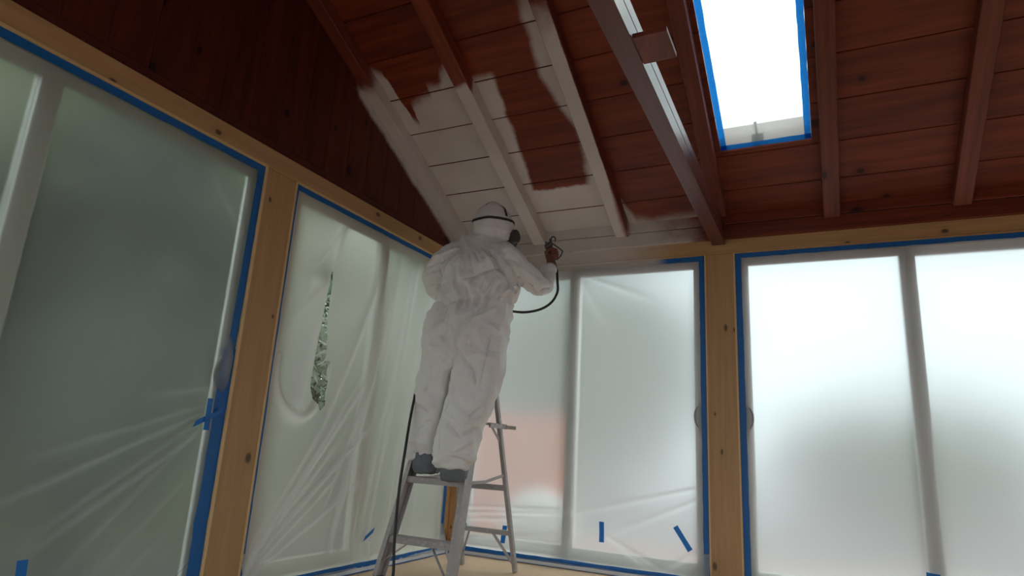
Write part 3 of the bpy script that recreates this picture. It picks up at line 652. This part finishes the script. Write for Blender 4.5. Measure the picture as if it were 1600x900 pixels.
def spart(nm, bm): 
    o = obj(nm, bm, M['alu'], None, origin=(0.5, ry(0.79), 0.79)); o.parent = sh; o.location = (0, 0, 0); return o
yb_ = ry(0.79)
bm = bmesh.new()
for q in range(4): box(bm, (0.36, yb_+0.02-0.058*q, 0.792), (0.725, yb_+0.062-0.058*q, 0.800))
box(bm, (0.36, yb_-0.17, 0.770), (0.372, yb_+0.062, 0.792)); box(bm, (0.713, yb_-0.17, 0.770), (0.725, yb_+0.075, 0.792)); spart('slats', bm)
bm = bmesh.new(); bar(bm, (0.70, yb_-0.10, 0.775), (rrx(0.68), ry(0.68)-0.015, 0.69), 0.016, 0.005, (0, 1, 0)); spart('shelf_brace', bm)
bm = bmesh.new(); bar(bm, (0.70, yb_+0.03, 0.785), (0.775, yb_+0.09, 0.780), 0.022, 0.018, (0, 0, 1)); spart('shelf_arm', bm)

# ------------------------------------------------------------------ the painter
def suit_mat():
    k = NT('white_coverall_fabric'); P, X, Y, Z = k.pos()
    vo = k.n('ShaderNodeTexVoronoi', feature='SMOOTH_F1'); k.t.links.new(P, vo.inputs['Vector']); vo.inputs['Scale'].default_value = 17.0
    n = k.noise(P, 16.0, 2.0, 0.5)
    h = k.m('ADD', k.m('MULTIPLY', vo.outputs['Distance'], 0.8), k.m('MULTIPLY', n, 0.5))
    c = k.mix(k.noise(P, 3.0, 2.0), (0.78, 0.755, 0.72), (0.84, 0.82, 0.785))
    return k.done(k.bsdf(c, 0.5, 0.4, 0.0, h, 0.22, 0.02))
M['suit'] = suit_mat()
M['skin'] = plain('brown_skin', (0.20, 0.075, 0.045), 0.5, 0.4)
M['rub'] = plain('black_rubber', (0.03, 0.028, 0.026), 0.5)
M['filt'] = plain('dark_brown_filter', (0.055, 0.045, 0.038), 0.5)
M['shoe'] = plain('grey_shoe_cover', (0.16, 0.18, 0.19), 0.7, 0.25, var=0.2, scale=40, bstr=0.4)
def ering(c, a, b, n=24, sq=1.0):
    out = []
    for q in range(n):
        t = 2*math.pi*q/n; ct, st = math.cos(t), math.sin(t)
        out.append(c + a*(math.copysign(abs(ct)**sq, ct)) + b*(math.copysign(abs(st)**sq, st)))
    return out
def section(py, xl, xr, Yc, rd, sc=1.0, sq=0.85):
    L, R = at(xl, py, Yc), at(xr, py+ (xr-xl)*0.06, Yc); c = (L+R)/2; a = (R-L)/2*sc
    f = V((-a.y, a.x, 0)).normalized(); return ering(c, a, f*rd*sc, 24, sq)
TORSO = [(592, 680, 760, -0.985, .05), (575, 668, 778, -0.985, .11), (545, 664, 788, -0.985, .16), (515, 667, 791, -0.98, .165), (490, 676, 796, -0.965, .155), (474, 686, 797, -0.955, .132), (460, 688, 805, -0.945, .15), (440, 694, 811, -0.935, .165),
         (415, 694, 808, -0.92, .16), (398, 696, 804, -0.905, .145), (385, 704, 800, -0.89, .12), (375, 722, 790, -0.88, .095), (366, 742, 786, -0.87, .075)]
HEAD = [(376, 748, 786, -0.87, .06), (370, 743, 793, -0.87, .092), (360, 740, 799, -0.87, .108), (350, 742, 800, -0.865, .112), (343, 747, 799, -0.86, .106), (334, 749, 797, -0.86, .102), (326, 754, 793, -0.86, .088), (321.5, 758, 789, -0.86, .07), (318, 764, 783, -0.86, .045), (316.5, 769, 778, -0.86, .02)]
LEGL = [(550, 664, 728, -0.985, .125), (580, 660, 722, -0.975, .12), (610, 655, 714, -0.97, .112), (640, 650, 706, -0.97, .105), (670, 645, 693, -0.98, .10), (695, 641, 683, -0.99, .095), (708, 639.5, 681, -0.995, .09), (717, 642, 680, -0.995, .08)]
LEGR = [(550, 716, 788, -0.99, .125), (580, 713, 784, -1.0, .12), (610, 705, 776, -1.02, .112), (640, 698, 764, -1.04, .108), (670, 688, 752, -1.06, .10), (698, 681, 743, -1.075, .095), (716, 680, 738, -1.08, .088), (729, 683, 729, -1.08, .075)]
def limb(bm, pts, n=16): 
    path = []
    P_ = [V(p[0]) for p in pts]; sm = smooth_path(P_, 4); rad = []
    for i in range(len(pts)-1):
        for q in range(4): rad.append(pts[i][1]*(1-q/4)+pts[i+1][1]*q/4)
    rad.append(pts[-1][1]); tube(bm, sm, rad, n)
WRI = at(860, 412, -0.60); ELB = at(840, 447, -0.80)
ARMR = [(at(775, 396, -0.90), .085), (at(796, 402, -0.90), .083), (at(818, 424, -0.86), .076), (ELB, .070), (at(852, 437, -0.69), .062), (at(858, 421, -0.62), .046)]
ARML = [(at(716, 396, -0.90), .080), (at(700, 402, -0.91), .078), (at(684, 420, -0.91), .080), (at(680, 440, -0.88), .080), (at(694, 458, -0.78), .066), (at(722, 446, -0.66), .048)]
def remeshed(name, build, vox, sm, disp=None):
    bm = bmesh.new(); build(bm); bmesh.ops.recalc_face_normals(bm, faces=bm.faces)
    me = bpy.data.meshes.new(name+'_cage'); bm.to_mesh(me); bm.free()
    o = bpy.data.objects.new(name+'_cage', me); COL.objects.link(o)
    r = o.modifiers.new('r', 'REMESH'); r.mode = 'VOXEL'; r.voxel_size = vox
    s_ = o.modifiers.new('s', 'SMOOTH'); s_.factor = 0.5; s_.iterations = sm
    dg = bpy.context.evaluated_depsgraph_get(); out = bpy.data.meshes.new_from_object(o.evaluated_get(dg)); out.name = name
    bpy.data.objects.remove(o); bpy.data.meshes.remove(me)
    if disp:
        co_ = [(v.co.copy(), v.normal.copy()) for v in out.vertices]
        for v, (c, n) in zip(out.vertices, co_): v.co = c + disp(c, n)
    out.polygons.foreach_set('use_smooth', [True]*len(out.polygons)); out.update(); return out
ZW = at(740, 474, -0.95).z; WC = at(741, 474, -0.95); ZH = at(740, 368, -0.86).z
BACKV = V((0.42, -0.90, 0)); BX = V((0.90, 0.42, 0))
FOLDS = []
for (xa, ya, xb, yb, amp, wid) in (
    (768, 390, 790, 420, -.022, .012), (788, 416, 807, 446, -.026, .014), (752, 388, 776, 424, .014, .014), (738, 386, 750, 410, -.012, .010), (722, 396, 719, 438, .014, .016), (733, 390, 738, 425, -.010, .012),
    (744, 428, 786, 414, -.014, .014), (720, 440, 742, 428, -.012, .012), (705, 405, 712, 440, -.010, .014), (700, 388, 716, 384, .008, .01),
    (663, 428, 686, 416, .012, .008), (664, 442, 688, 434, -.012, .007), (668, 412, 692, 400, -.012, .008), (680, 396, 698, 388, .010, .008), (676, 458, 692, 440, -.014, .009), (690, 470, 700, 425, -.016, .012),
    (694, 470, 684, 446, .014, .008), (704, 471, 697, 440, -.012, .007), (714, 472, 708, 436, .014, .008), (724, 472, 722, 440, -.010, .007), (734, 472, 736, 442, .013, .008), (745, 472, 753, 440, -.012, .008), (755, 471, 772, 440, .015, .008),
    (764, 470, 786, 442, -.013, .007), (773, 470, 797, 446, .014, .008), (784, 472, 800, 456, -.010, .007), (700, 478, 695, 505, -.010, .008), (716, 478, 714, 500, .008, .008),
    (748, 484, 724, 502, -.016, .009), (724, 502, 713, 530, -.020, .010), (772, 482, 742, 504, .013, .010), (740, 506, 720, 540, .016, .014), (713, 530, 711, 562, -.018, .010), (690, 490, 680, 525, .012, .014), (704, 486, 700, 530, -.010, .012),
    (668, 540, 702, 560, -.014, .010), (690, 532, 706, 552, .012, .012), (716, 553, 740, 580, -.018, .009), (740, 580, 743, 600, -.014, .008), (730, 545, 765, 560, .012, .014), (770, 520, 752, 600, -.010, .012),
    (708, 565, 701, 613, -.022, .010), (701, 613, 689, 660, -.026, .010), (689, 660, 681, 712, -.026, .010), (712, 572, 706, 620, .012, .012), (697, 640, 688, 680, .010, .010),
    (736, 650, 754, 638, -.014, .007), (728, 662, 750, 654, .012, .008), (722, 680, 748, 670, -.014, .007), (714, 704, 742, 690, .012, .009), (700, 655, 722, 684, -.012, .010), (696, 712, 726, 720, -.010, .008),
    (650, 632, 668, 646, -.012, .007), (660, 600, 684, 640, .010, .014), (652, 668, 676, 656, -.010, .008), (643, 690, 676, 702, .010, .010), (648, 708, 672, 704, -.010, .007), (676, 570, 668, 620, -.010, .012),
    (806, 405, 826, 436, .012, .012), (800, 425, 818, 452, -.014, .010), (826, 430, 846, 448, -.012, .009), (836, 462, 850, 440, .010, .008), (846, 440, 862, 430, -.012, .007), (790, 396, 808, 400, -.008, .008)):
    A_, B_ = at(xa, ya, -1.05), at(xb, yb, -1.05)
    ua, ub = A_.x*BX.x+A_.y*BX.y, B_.x*BX.x+B_.y*BX.y; L2 = (ub-ua)**2+(B_.z-A_.z)**2
    FOLDS.append((ua, A_.z, ub, B_.z, L2, math.sqrt(L2), amp*1.9, wid*1.15))
def crumple(p, n):
    w = noise.noise_vector(p*3.0)*0.30
    q = V((p.x*6.0, p.y*6.0, p.z*3.0-p.x*2.0)) + w
    h = 0.032*(0.24-abs(noise.noise(q)))
    q = V((p.x*7.0+7, p.y*7.0, p.z*9.0+p.x*5.0)) + w
    h += 0.022*(0.24-abs(noise.noise(q)))
    d, _ = noise.voronoi(V((p.x*9, p.y*9, p.z*6.5))+w*2); h += 0.016*(min(0.30, d[1]-d[0])-0.22)
    if n.dot(BACKV) > 0.0:                      # folds of the back, sleeves, seat and trouser legs
        u, v = p.x*BX.x + p.y*BX.y, p.z
        for (ua, va, ub, vb, L2, L, amp, wid) in FOLDS:
            t = ((u-ua)*(ub-ua)+(v-va)*(vb-va))/L2
            if -0.15 < t < 1.15:
                dd = abs((u-ua)*(vb-va)-(v-va)*(ub-ua))/L
                if dd < wid*4: h += amp*math.exp(-dd/wid)*max(0.0, min(1.0, (t+0.15)/0.3, (1.15-t)/0.3))*min(1.0, n.dot(BACKV)*2)
    g = abs(p.z-ZW); ang = math.atan2(p.y-WC.y, p.x-WC.x)
    if abs(p.x-WC.x) < 0.32: h += 0.014*math.exp(-(g/0.06)**2)*math.sin(ang*19+4*noise.noise(p*5)) - 0.018*math.exp(-(g/0.016)**2)
    g2 = abs(p.z-ZH)
    if p.z > ZH-0.08: h *= 0.8
    if p.z < 0.60: h += 0.006*math.sin(p.z*90+6*noise.noise(p*6))
    return n*h
def b_suit(bm):
    loft(bm, [section(*s_) for s_ in TORSO]); loft(bm, [section(*s_) for s_ in HEAD])
    loft(bm, [section(*s_) for s_ in LEGL]); loft(bm, [section(*s_) for s_ in LEGR]); limb(bm, ARMR); limb(bm, ARML)
# gun pose, needed by the hand
GY = -0.565
g_top = at(858, 384, GY); g_bot = at(867, 419, GY); gax = (g_bot-g_top).normalized()
gx = V((1, 0, 0)) - gax*gax.x; gx.normalize(); gyv = gax.cross(gx)           # gx: towards the trigger (right), gyv: depth
if gyv.y < 0: gyv = -gyv
def G(a, b, c): return g_top + gx*a + gyv*b + gax*c                          # gun frame: right, away, down
GL_ = (g_bot-g_top).length
def b_body(bm):
    S8 = 0.58
    loft(bm, [section(a, b, c, d, e, S8) for a, b, c, d, e in TORSO]); loft(bm, [section(a, b, c, d, e, 0.80) for a, b, c, d, e in HEAD[2:]])
    for L_ in (LEGL, LEGR): loft(bm, [section(a, b, c, d, e, 0.55) for a, b, c, d, e in L_])
    tube(bm, [at(768, 376, -0.87), at(770, 352, -0.865)], 0.06, 14)
    for A_ in (ARMR, ARML): limb(bm, [(p, r*0.62) for p, r in A_])
    limb(bm, [(at(858, 421, -0.62), .027), (WRI, .026), (G(-0.012, -0.008, 0.085), .028)])
    # right hand: palm behind the grip, fingers round its front, thumb on the near side
    loft(bm, [ering(G(-0.026, -0.002, c), gx*0.016, gyv*w, 14) for c, w in ((0.032, .024), (0.05, .038), (0.075, .041), (0.10, .034), (0.118, .024))])
    for i, (c, L) in enumerate(((0.040, 1.0), (0.060, 1.08), (0.079, 1.0), (0.096, 0.82))):
        k_ = 0.034*L
        tube(bm, smooth_path([G(-0.020, 0.020, c), G(-0.004, 0.034, c-0.003), G(0.022*L, 0.032, c), G(0.039*L, 0.010, c+0.003), G(0.033*L, -0.014, c+0.005), G(0.012, -0.020, c+0.006)], 3), [0.0098]*12+[0.0092]*2+[0.0088]*2, 9)
    tube(bm, smooth_path([G(-0.022, -0.020, 0.075), G(-0.014, -0.034, 0.055), G(0.004, -0.034, 0.040), G(0.018, -0.026, 0.036)], 3), 0.0105, 9)
    # left hand, resting closed in front of the waist
    w = at(724, 444, -0.655); tube(bm, [w, w+V((0.05, 0.01, 0.015))], [0.030, 0.036], 12); h0 = w+V((0.06, 0.01, 0.018))
    for i in range(4): tube(bm, smooth_path([h0+V((0, 0.018, 0.03-0.02*i)), h0+V((0.035, 0.02, 0.03-0.02*i)), h0+V((0.048, -0.006, 0.028-0.02*i)), h0+V((0.028, -0.022, 0.027-0.02*i))], 3), 0.009, 8)
    tube(bm, smooth_path([h0+V((-0.02, 0, 0.03)), h0+V((0.01, 0.0, 0.055)), h0+V((0.04, 0.005, 0.055))], 3), 0.010, 8)
    # nose and brow on the turned face
    tube(bm, [FACE(0.02, 0.010), FACE(-0.022, 0.028)], [0.012, 0.017], 10)
    for s_ in (-1, 1): tube(bm, [FACE(0.028, 0.004, 0.018*s_), FACE(0.026, 0.0, 0.045*s_)], 0.010, 8)
HC = at(771, 352, -0.865)
FD_ = V((0.80, 0.58, -0.05)).normalized(); FS_ = V((-FD_.y, FD_.x, 0)).normalized()
def FACE(up, out, side=0.0): return HC + V((0, 0, up)) + FD_*(0.098+out) + FS_*side
PS = empty('person', tuple(at(690, 740, -1.04))); tag(PS, 'person in a white hooded coverall and respirator, back turned, spraying paint from the stepladder', 'person')
def ppart(nm, me, mat, parent=PS):
    me.transform(Matrix.Translation(-V(PS.location))); o = put(nm, me, mat, PS); return o
ppart('body', remeshed('body', b_body, 0.0045, 4), M['skin'])
suit = ppart('coverall', remeshed('coverall', b_suit, 0.0062, 3, crumple), M['suit'])
def pb(nm, bm, mat, smooth=True): return under(obj(nm, bm, mat, None, smooth, origin=PS.location), PS)
for s_, nm in ((-1, 'eye'), (1, 'eye')):
    bm = bmesh.new(); bmesh.ops.create_uvsphere(bm, u_segments=12, v_segments=8, radius=0.012, matrix=Matrix.Translation(FACE(0.016, -0.008, 0.032*s_))); pb('eye', bm, plain('eye_white', (0.7, 0.68, 0.65), 0.2) if s_ < 0 else bpy.data.materials['eye_white'])
# respirator: half mask, two canisters, straps
rm = empty('respirator', tuple(HC)); under(rm, PS)
def rp_(nm, bm, mat, smooth=True):
    o = obj(nm, bm, mat, None, smooth, origin=HC); o.parent = rm; o.location = (0, 0, 0); return o
bm = bmesh.new(); U_ = V((0, 0, 1))
loft(bm, [ering(FACE(-0.074, o_+0.012), FS_*a, U_*b, 16) for o_, a, b in ((-0.030, .066, .062), (0.000, .060, .058), (0.022, .046, .046), (0.042, .030, .030), (0.05, .018, .018))]); rp_('mask', bm, M['rub'])
for s_ in (-1, 1):
    ax = (FD_*0.75 + FS_*0.66*s_ + U_*0.05).normalized(); sd_ = ax.cross(U_).normalized(); up_ = sd_.cross(ax)
    c0 = FACE(-0.080, 0.020, 0.054*s_)
    bm = bmesh.new(); loft(bm, [ering(c0+ax*d, sd_*r, up_*r, 20) for d, r in ((-0.006, .030), (0.012, .032), (0.014, .043), (0.040, .044), (0.044, .040), (0.046, .034))]); rp_('filter_canister', bm, M['filt'], False)
bm = bmesh.new(); tube(bm, smooth_path([FACE(-0.07, -0.02, 0.03), FACE(-0.095, -0.01, -0.01), FACE(-0.11, -0.03, -0.03)], 4), 0.009, 8); rp_('lower_strap', bm, M['rub'])
def ribbon(path, w, th, mat, nm, up):
    bm = bmesh.new(); rings = []
    for i, p in enumerate(path):
        t = (path[min(i+1, len(path)-1)]-path[max(i-1, 0)]).normalized(); o_ = t.cross(up[i]).normalized(); u2 = o_.cross(t)
        rings.append([p+u2*a*w/2+o_*b*th/2 for a, b in ((-1, -1), (1, -1), (1, 1), (-1, 1))])
    loft(bm, rings); return rp_(nm, bm, mat, False)
from mathutils.bvhtree import BVHTree
bv = BVHTree.FromPolygons([tuple(v.co + V(PS.location)) for v in suit.data.vertices], [tuple(p.vertices) for p in suit.data.polygons])
def on_head(d, c=HC):
    h = bv.ray_cast(c + d*0.4, -d)
    return h[0] if h[0] is not None else c + d*0.11
path = []; ups = []
for q in range(25):                                     # head band round the back of the hood
    a = math.radians(-150 + 200*q/24); d = V((math.sin(a)*0.99, -math.cos(a), 0))
    d = V((math.cos(a), math.sin(a), 0)); c = V((HC.x, HC.y, at(765, 342, -0.95).z)); path.append(on_head(d, c)+d*0.002); ups.append(V((0, 0, 1)))
ribbon(path, 0.017, 0.004, M['rub'], 'head_band', ups)
path = []; ups = []
for q in range(16):                                     # crown strap over the top
    a = math.radians(0 + 100*q/15); d = (V((0.93, -0.36, 0))*math.cos(a) + V((0.05, 0.12, 1)).normalized()*math.sin(a)).normalized()
    c = V((HC.x+0.02, HC.y, HC.z+0.04)); path.append(on_head(d, c)+d*0.002); ups.append(d.cross(V((0.62, -0.78, 0)).cross(V((0, 0, 1)))).normalized() if False else V((0.36, 0.93, 0)))
ribbon(path, 0.015, 0.004, M['rub'], 'crown_strap', ups)
# shoe covers: heel towards us, toes away over the step
def shoe(hx, hy, top, bot, Yh, wid, ln, ang, tilt=0.0):
    heel = at(hx, bot, Yh); zt = at(hx, top, Yh).z; H = zt-heel.z
    f = V((math.sin(ang), math.cos(ang), tilt)).normalized(); s_ = V((f.y, -f.x, 0)).normalized(); bm = bmesh.new(); rings = []
    for d, w, h, z in ((-0.012, .35, .45, .25), (0.0, .80, .85, .06), (0.03, 1.0, 1.0, 0.0), (0.10, 1.0, 1.02, 0.0), (0.15, .95, .72, 0.0), (0.22, 1.05, .50, 0.0), (ln-0.03, .92, .42, 0.0), (ln, .5, .26, .05)):
        c = heel + f*d; zb_, zt_ = heel.z+f.z*d+z*H, heel.z+f.z*d+h*H
        rings.append([V((c.x, c.y, 0)) + s_*wid*w*x + V((0, 0, zb_*(1-y)+zt_*y)) for x, y in ((-.8, 0), (0, -.02), (.8, 0), (1, .25), (1.0, .6), (.75, .95), (0, 1.04), (-.75, .95), (-1.0, .6), (-1, .25))])
    loft(bm, rings); bmesh.ops.subdivide_edges(bm, edges=bm.edges, cuts=2, use_grid_fill=True, smooth=0.4)
    for v in bm.verts: v.co += V((noise.noise(v.co*30), noise.noise(v.co*30+V((5, 0, 0))), noise.noise(v.co*40+V((0, 9, 0)))))*0.009
    pb('shoe_cover', bm, M['shoe'])
shoe(661, 0, 706, 740, -1.075, 0.074, 0.26, -0.42)
shoe(704, 0, 718, 753, -1.125, 0.074, 0.26, -0.30)

# ------------------------------------------------------------------ spray gun and hose
GN = empty('spray_gun', tuple(g_top)); tag(GN, "dark airless paint spray gun with a ring tip, held up in the painter's right hand", 'spray gun')
def gp(nm, bm, mat, smooth=True): return under(obj(nm, bm, mat, None, smooth, origin=g_top), GN)
M['gun'] = plain('grimy_gun_metal', (0.10, 0.085, 0.07), 0.45, 0.5, 0.4, var=0.5, scale=80)
bm = bmesh.new(); loft(bm, [ering(G(a, 0, c), gax*r, gyv*r*0.85, 14) for a, c, r in ((-0.030, 0.004, .012), (-0.026, 0.004, .021), (-0.008, 0.000, .025), (0.012, -0.004, .023), (0.020, -0.008, .017), (0.030, -0.012, .014))]); gp('gun_body', bm, M['gun'])
bm = bmesh.new(); loft(bm, [ering(G(-0.004+0.01*t, 0, 0.012+t*(GL_-0.01)), gx*(0.013-0.001*t), gyv*0.015, 12) for t in (0, .25, .5, .75, 1)]); gp('grip', bm, M['gun'])
bm = bmesh.new(); tube(bm, smooth_path([G(0.028, 0, -0.006), G(0.052, 0, 0.028), G(0.080, 0, 0.070), G(0.078, 0, 0.082), G(0.058, 0, 0.104), G(0.030, 0, 0.118)], 5), 0.0042, 8); gp('trigger_guard', bm, M['rub'])
bm = bmesh.new(); tube(bm, smooth_path([G(0.014, 0, 0.012), G(0.030, 0, 0.040), G(0.034, 0, 0.075)], 4), 0.004, 8); gp('trigger', bm, M['gun'])
bm = bmesh.new(); tube(bm, [G(0.026, 0, -0.012), G(0.040, 0, -0.020)], 0.011, 12); gp('spray_tip', bm, plain('pale_tip', (0.45, 0.42, 0.38), 0.4))
bm = bmesh.new(); cc = G(0.040, 0, -0.034); tube(bm, [cc+gx*math.cos(q*math.pi/8)*0.016+gax*math.sin(q*math.pi/8)*0.019 for q in range(17)], 0.0045, 8, False); gp('tip_guard_ring', bm, M['rub'])
bm = bmesh.new(); tube(bm, [G(0.012, 0, -0.022), G(0.016, 0, -0.046)], [0.006, 0.004], 8); tube(bm, [G(-0.012, 0, -0.020), G(-0.016, 0, -0.032)], 0.005, 8); gp('guard_prongs', bm, M['gun'])
bm = bmesh.new(); tube(bm, [G(0.006, 0, GL_-0.005), G(0.010, 0, GL_+0.025)], 0.009, 10); gp('hose_swivel', bm, M['gun'])
hp = [G(0.010, 0, GL_+0.02), at(871, 440, -0.60), at(871, 456, -0.63), at(862, 472, -0.66), at(845, 483, -0.69), at(820, 488, -0.71), at(792, 486, -0.73), at(760, 488, -0.72), at(725, 500, -0.74), at(690, 525, -0.80), at(667, 556, -0.86),
      at(657, 585, -0.96), at(648, 620, -1.06), at(640, 660, -1.14), at(632, 710, -1.19), at(625, 755, -1.215), at(620, 800, -1.235), at(616, 850, -1.25), at(614, 900, -1.27)]
hp += [V((hp[-1].x+0.01, hp[-1].y-0.06, FZ+0.012)), V((hp[-1].x+0.10, hp[-1].y-0.35, FZ+0.010)), V((hp[-1].x-0.3, hp[-1].y-1.0, FZ+0.010))]
bm = bmesh.new(); tube(bm, smooth_path(hp, 6), 0.0085, 10)
tag(obj('paint_hose', bm, M['rub'], None, True, origin=g_bot), 'black rubber paint hose running from the spray gun behind the painter to the floor', 'hose')

# ------------------------------------------------------------------ outdoors, seen only blurred through the film (and sharp through the tear)
def outdoor(name, col, var=0.3, scale=3.0): return plain(name, col, 0.9, 0.1, 0.0, var, scale, 0.3)
bm = bmesh.new(); box(bm, (-30, -20, -0.5), (30, 40, -0.34)); struct(obj('ground', bm, outdoor('leaf_litter', (0.14, 0.115, 0.12))))
bm = bmesh.new(); hexa(bm, [(-9, -3.0, -0.4), (-9, -3.0, 7.5), (-9, 3.5, -0.4), (-9, 3.5, 7.5), (-2.9, -3.0, -0.4), (-2.9, -3.0, -0.3), (-2.9, 2.5, -0.4), (-2.9, 2.5, -0.3)])  # bank shaped steep and close to keep sky light off the left doors
struct(obj('shading_hillside', bm, outdoor('wooded_bank', (0.075, 0.08, 0.05), 0.5, 2.0)))
bm = bmesh.new(); box(bm, (-1.5, 0.6, -0.34), (5.5, 3.2, -0.30)); struct(obj('deck', bm, outdoor('pinkish_deck', (0.36, 0.25, 0.23))))
k = NT('leaves'); P, X, Y, Z = k.pos(); n = k.noise(P, 3.0, 2.0); oi = k.n('ShaderNodeObjectInfo')
c = k.mix(n, (0.20, 0.22, 0.15), (0.50, 0.52, 0.42)); a = k.bsdf(c, 0.3, 0.5); t = k.n('ShaderNodeBsdfTranslucent'); k.t.links.new(c, t.inputs[0])
x = k.n('ShaderNodeMixShader'); x.inputs[0].default_value = 0.4; k.t.links.new(a, x.inputs[1]); k.t.links.new(t.outputs[0], x.inputs[2]); M['leaf'] = k.done(x.outputs[0])
M['leaf_dark'] = outdoor('dark_leaves', (0.085, 0.10, 0.06), 0.5)
M['leaf_mid'] = outdoor('far_leaves', (0.13, 0.20, 0.12), 0.4)
M['bark'] = outdoor('bark', (0.09, 0.07, 0.055))
def bush(x, y, r, h, nl, ls, label, name='shrub', cat='shrub', z0=-0.34, group='shrubs and trees outside', leaf='leaf'):
    t = empty(name, (x, y, z0)); tag(t, label, cat, group)
    vs, fs = [], []
    for i in range(nl):
        d = V((random.gauss(0, 1), random.gauss(0, 1), random.gauss(0, 1))).normalized()*random.uniform(0.45, 1.0)
        p = V((d.x*r, d.y*r, h*0.55+d.z*h*0.45)); u = V((random.uniform(-1, 1), random.uniform(-1, 1), random.uniform(-.6, .6))).normalized(); w = u.orthogonal().normalized()
        w = (w*math.cos(i)+u.cross(w)*math.sin(i)); q = ls*random.uniform(0.6, 1.3); b = len(vs)
        vs += [p-u*q, p+w*q*0.4-u*q*.1, p+u*q, p-w*q*0.4-u*q*.1]; fs.append((b, b+1, b+2, b+3))
    me = bpy.data.meshes.new('foliage'); me.from_pydata(vs, [], fs); me.update(); o = put('foliage', me, M[leaf], t); o['kind'] = 'stuff'
    bm = bmesh.new(); tube(bm, [(0, 0, 0), (0.03, 0, h*0.4), (-0.02, 0.03, h*0.8)], [0.03+0.02*h, 0.02+0.012*h, 0.01], 8); obj('trunk', bm, M['bark'], t, True)
for x, y, r, h in ((-1.35, -0.15, 0.60, 2.3), (-1.5, 1.3, 0.7, 2.4)):
    bush(x, y, r, h, 2600, 0.055, 'leafy shrub close outside, seen sharply through the tear' if y < 0.5 else 'leafy shrub outside the torn sheet, nearer the corner')
bush(-2.1, -1.9, 1.0, 3.4, 3200, 0.10, 'dark leafy shrub blurred behind the nearest left sheet', leaf='leaf_dark')
bush(-2.0, -4.2, 1.0, 3.2, 2200, 0.10, 'dark shrub outside beyond the left edge of the frame', leaf='leaf_dark')
for x, y, r, h, lb in ((-4.4, 4.6, 2.2, 6.0, 'green tree blurred behind the back-left sheet, left of its stile'), (-1.2, 8.0, 2.4, 4.4, 'green tree blurred behind the back-left sheet, right of its stile'),
                       (3.7, 10.5, 2.2, 2.2, 'low tree far behind the back-right sheet, left pane'), (8.6, 9.0, 2.2, 2.4, 'low tree far behind the back-right sheet, right pane')):
    bush(x, y, r, h, 3000, 0.22, lb, 'tree', 'tree', leaf='leaf_mid')
bm = bmesh.new(); box(bm, (-0.42, 1.3, -0.34), (0.50, 1.5, 0.95)); bevel(bm, 0.02)
tag(obj('garden_wall', bm, outdoor('terracotta_render', (0.85, 0.22, 0.11)), origin=(0.04, 1.4, -0.34)), 'terracotta garden wall, a pink blur behind the ladder', 'wall')

bm = bmesh.new(); loft(bm, [ering(V((0.42, 0.95, z)), V((w, 0, 0)), V((0, w*0.55, 0)), 14) for z, w in ((-0.30, .30), (0.05, .33), (0.22, .27), (0.30, .14), (0.33, .03))])  # made-up white bundle, stands in for a bright spot of light outdoors
tag(obj('hot_spot_bundle', bm, plain('hot_spot_white', (0.85, 0.84, 0.82), 0.6), None, True, origin=(0.42, 0.95, -0.30)), 'white bundle added outside to make the bright spot low in the back-left sheet', 'bundle')
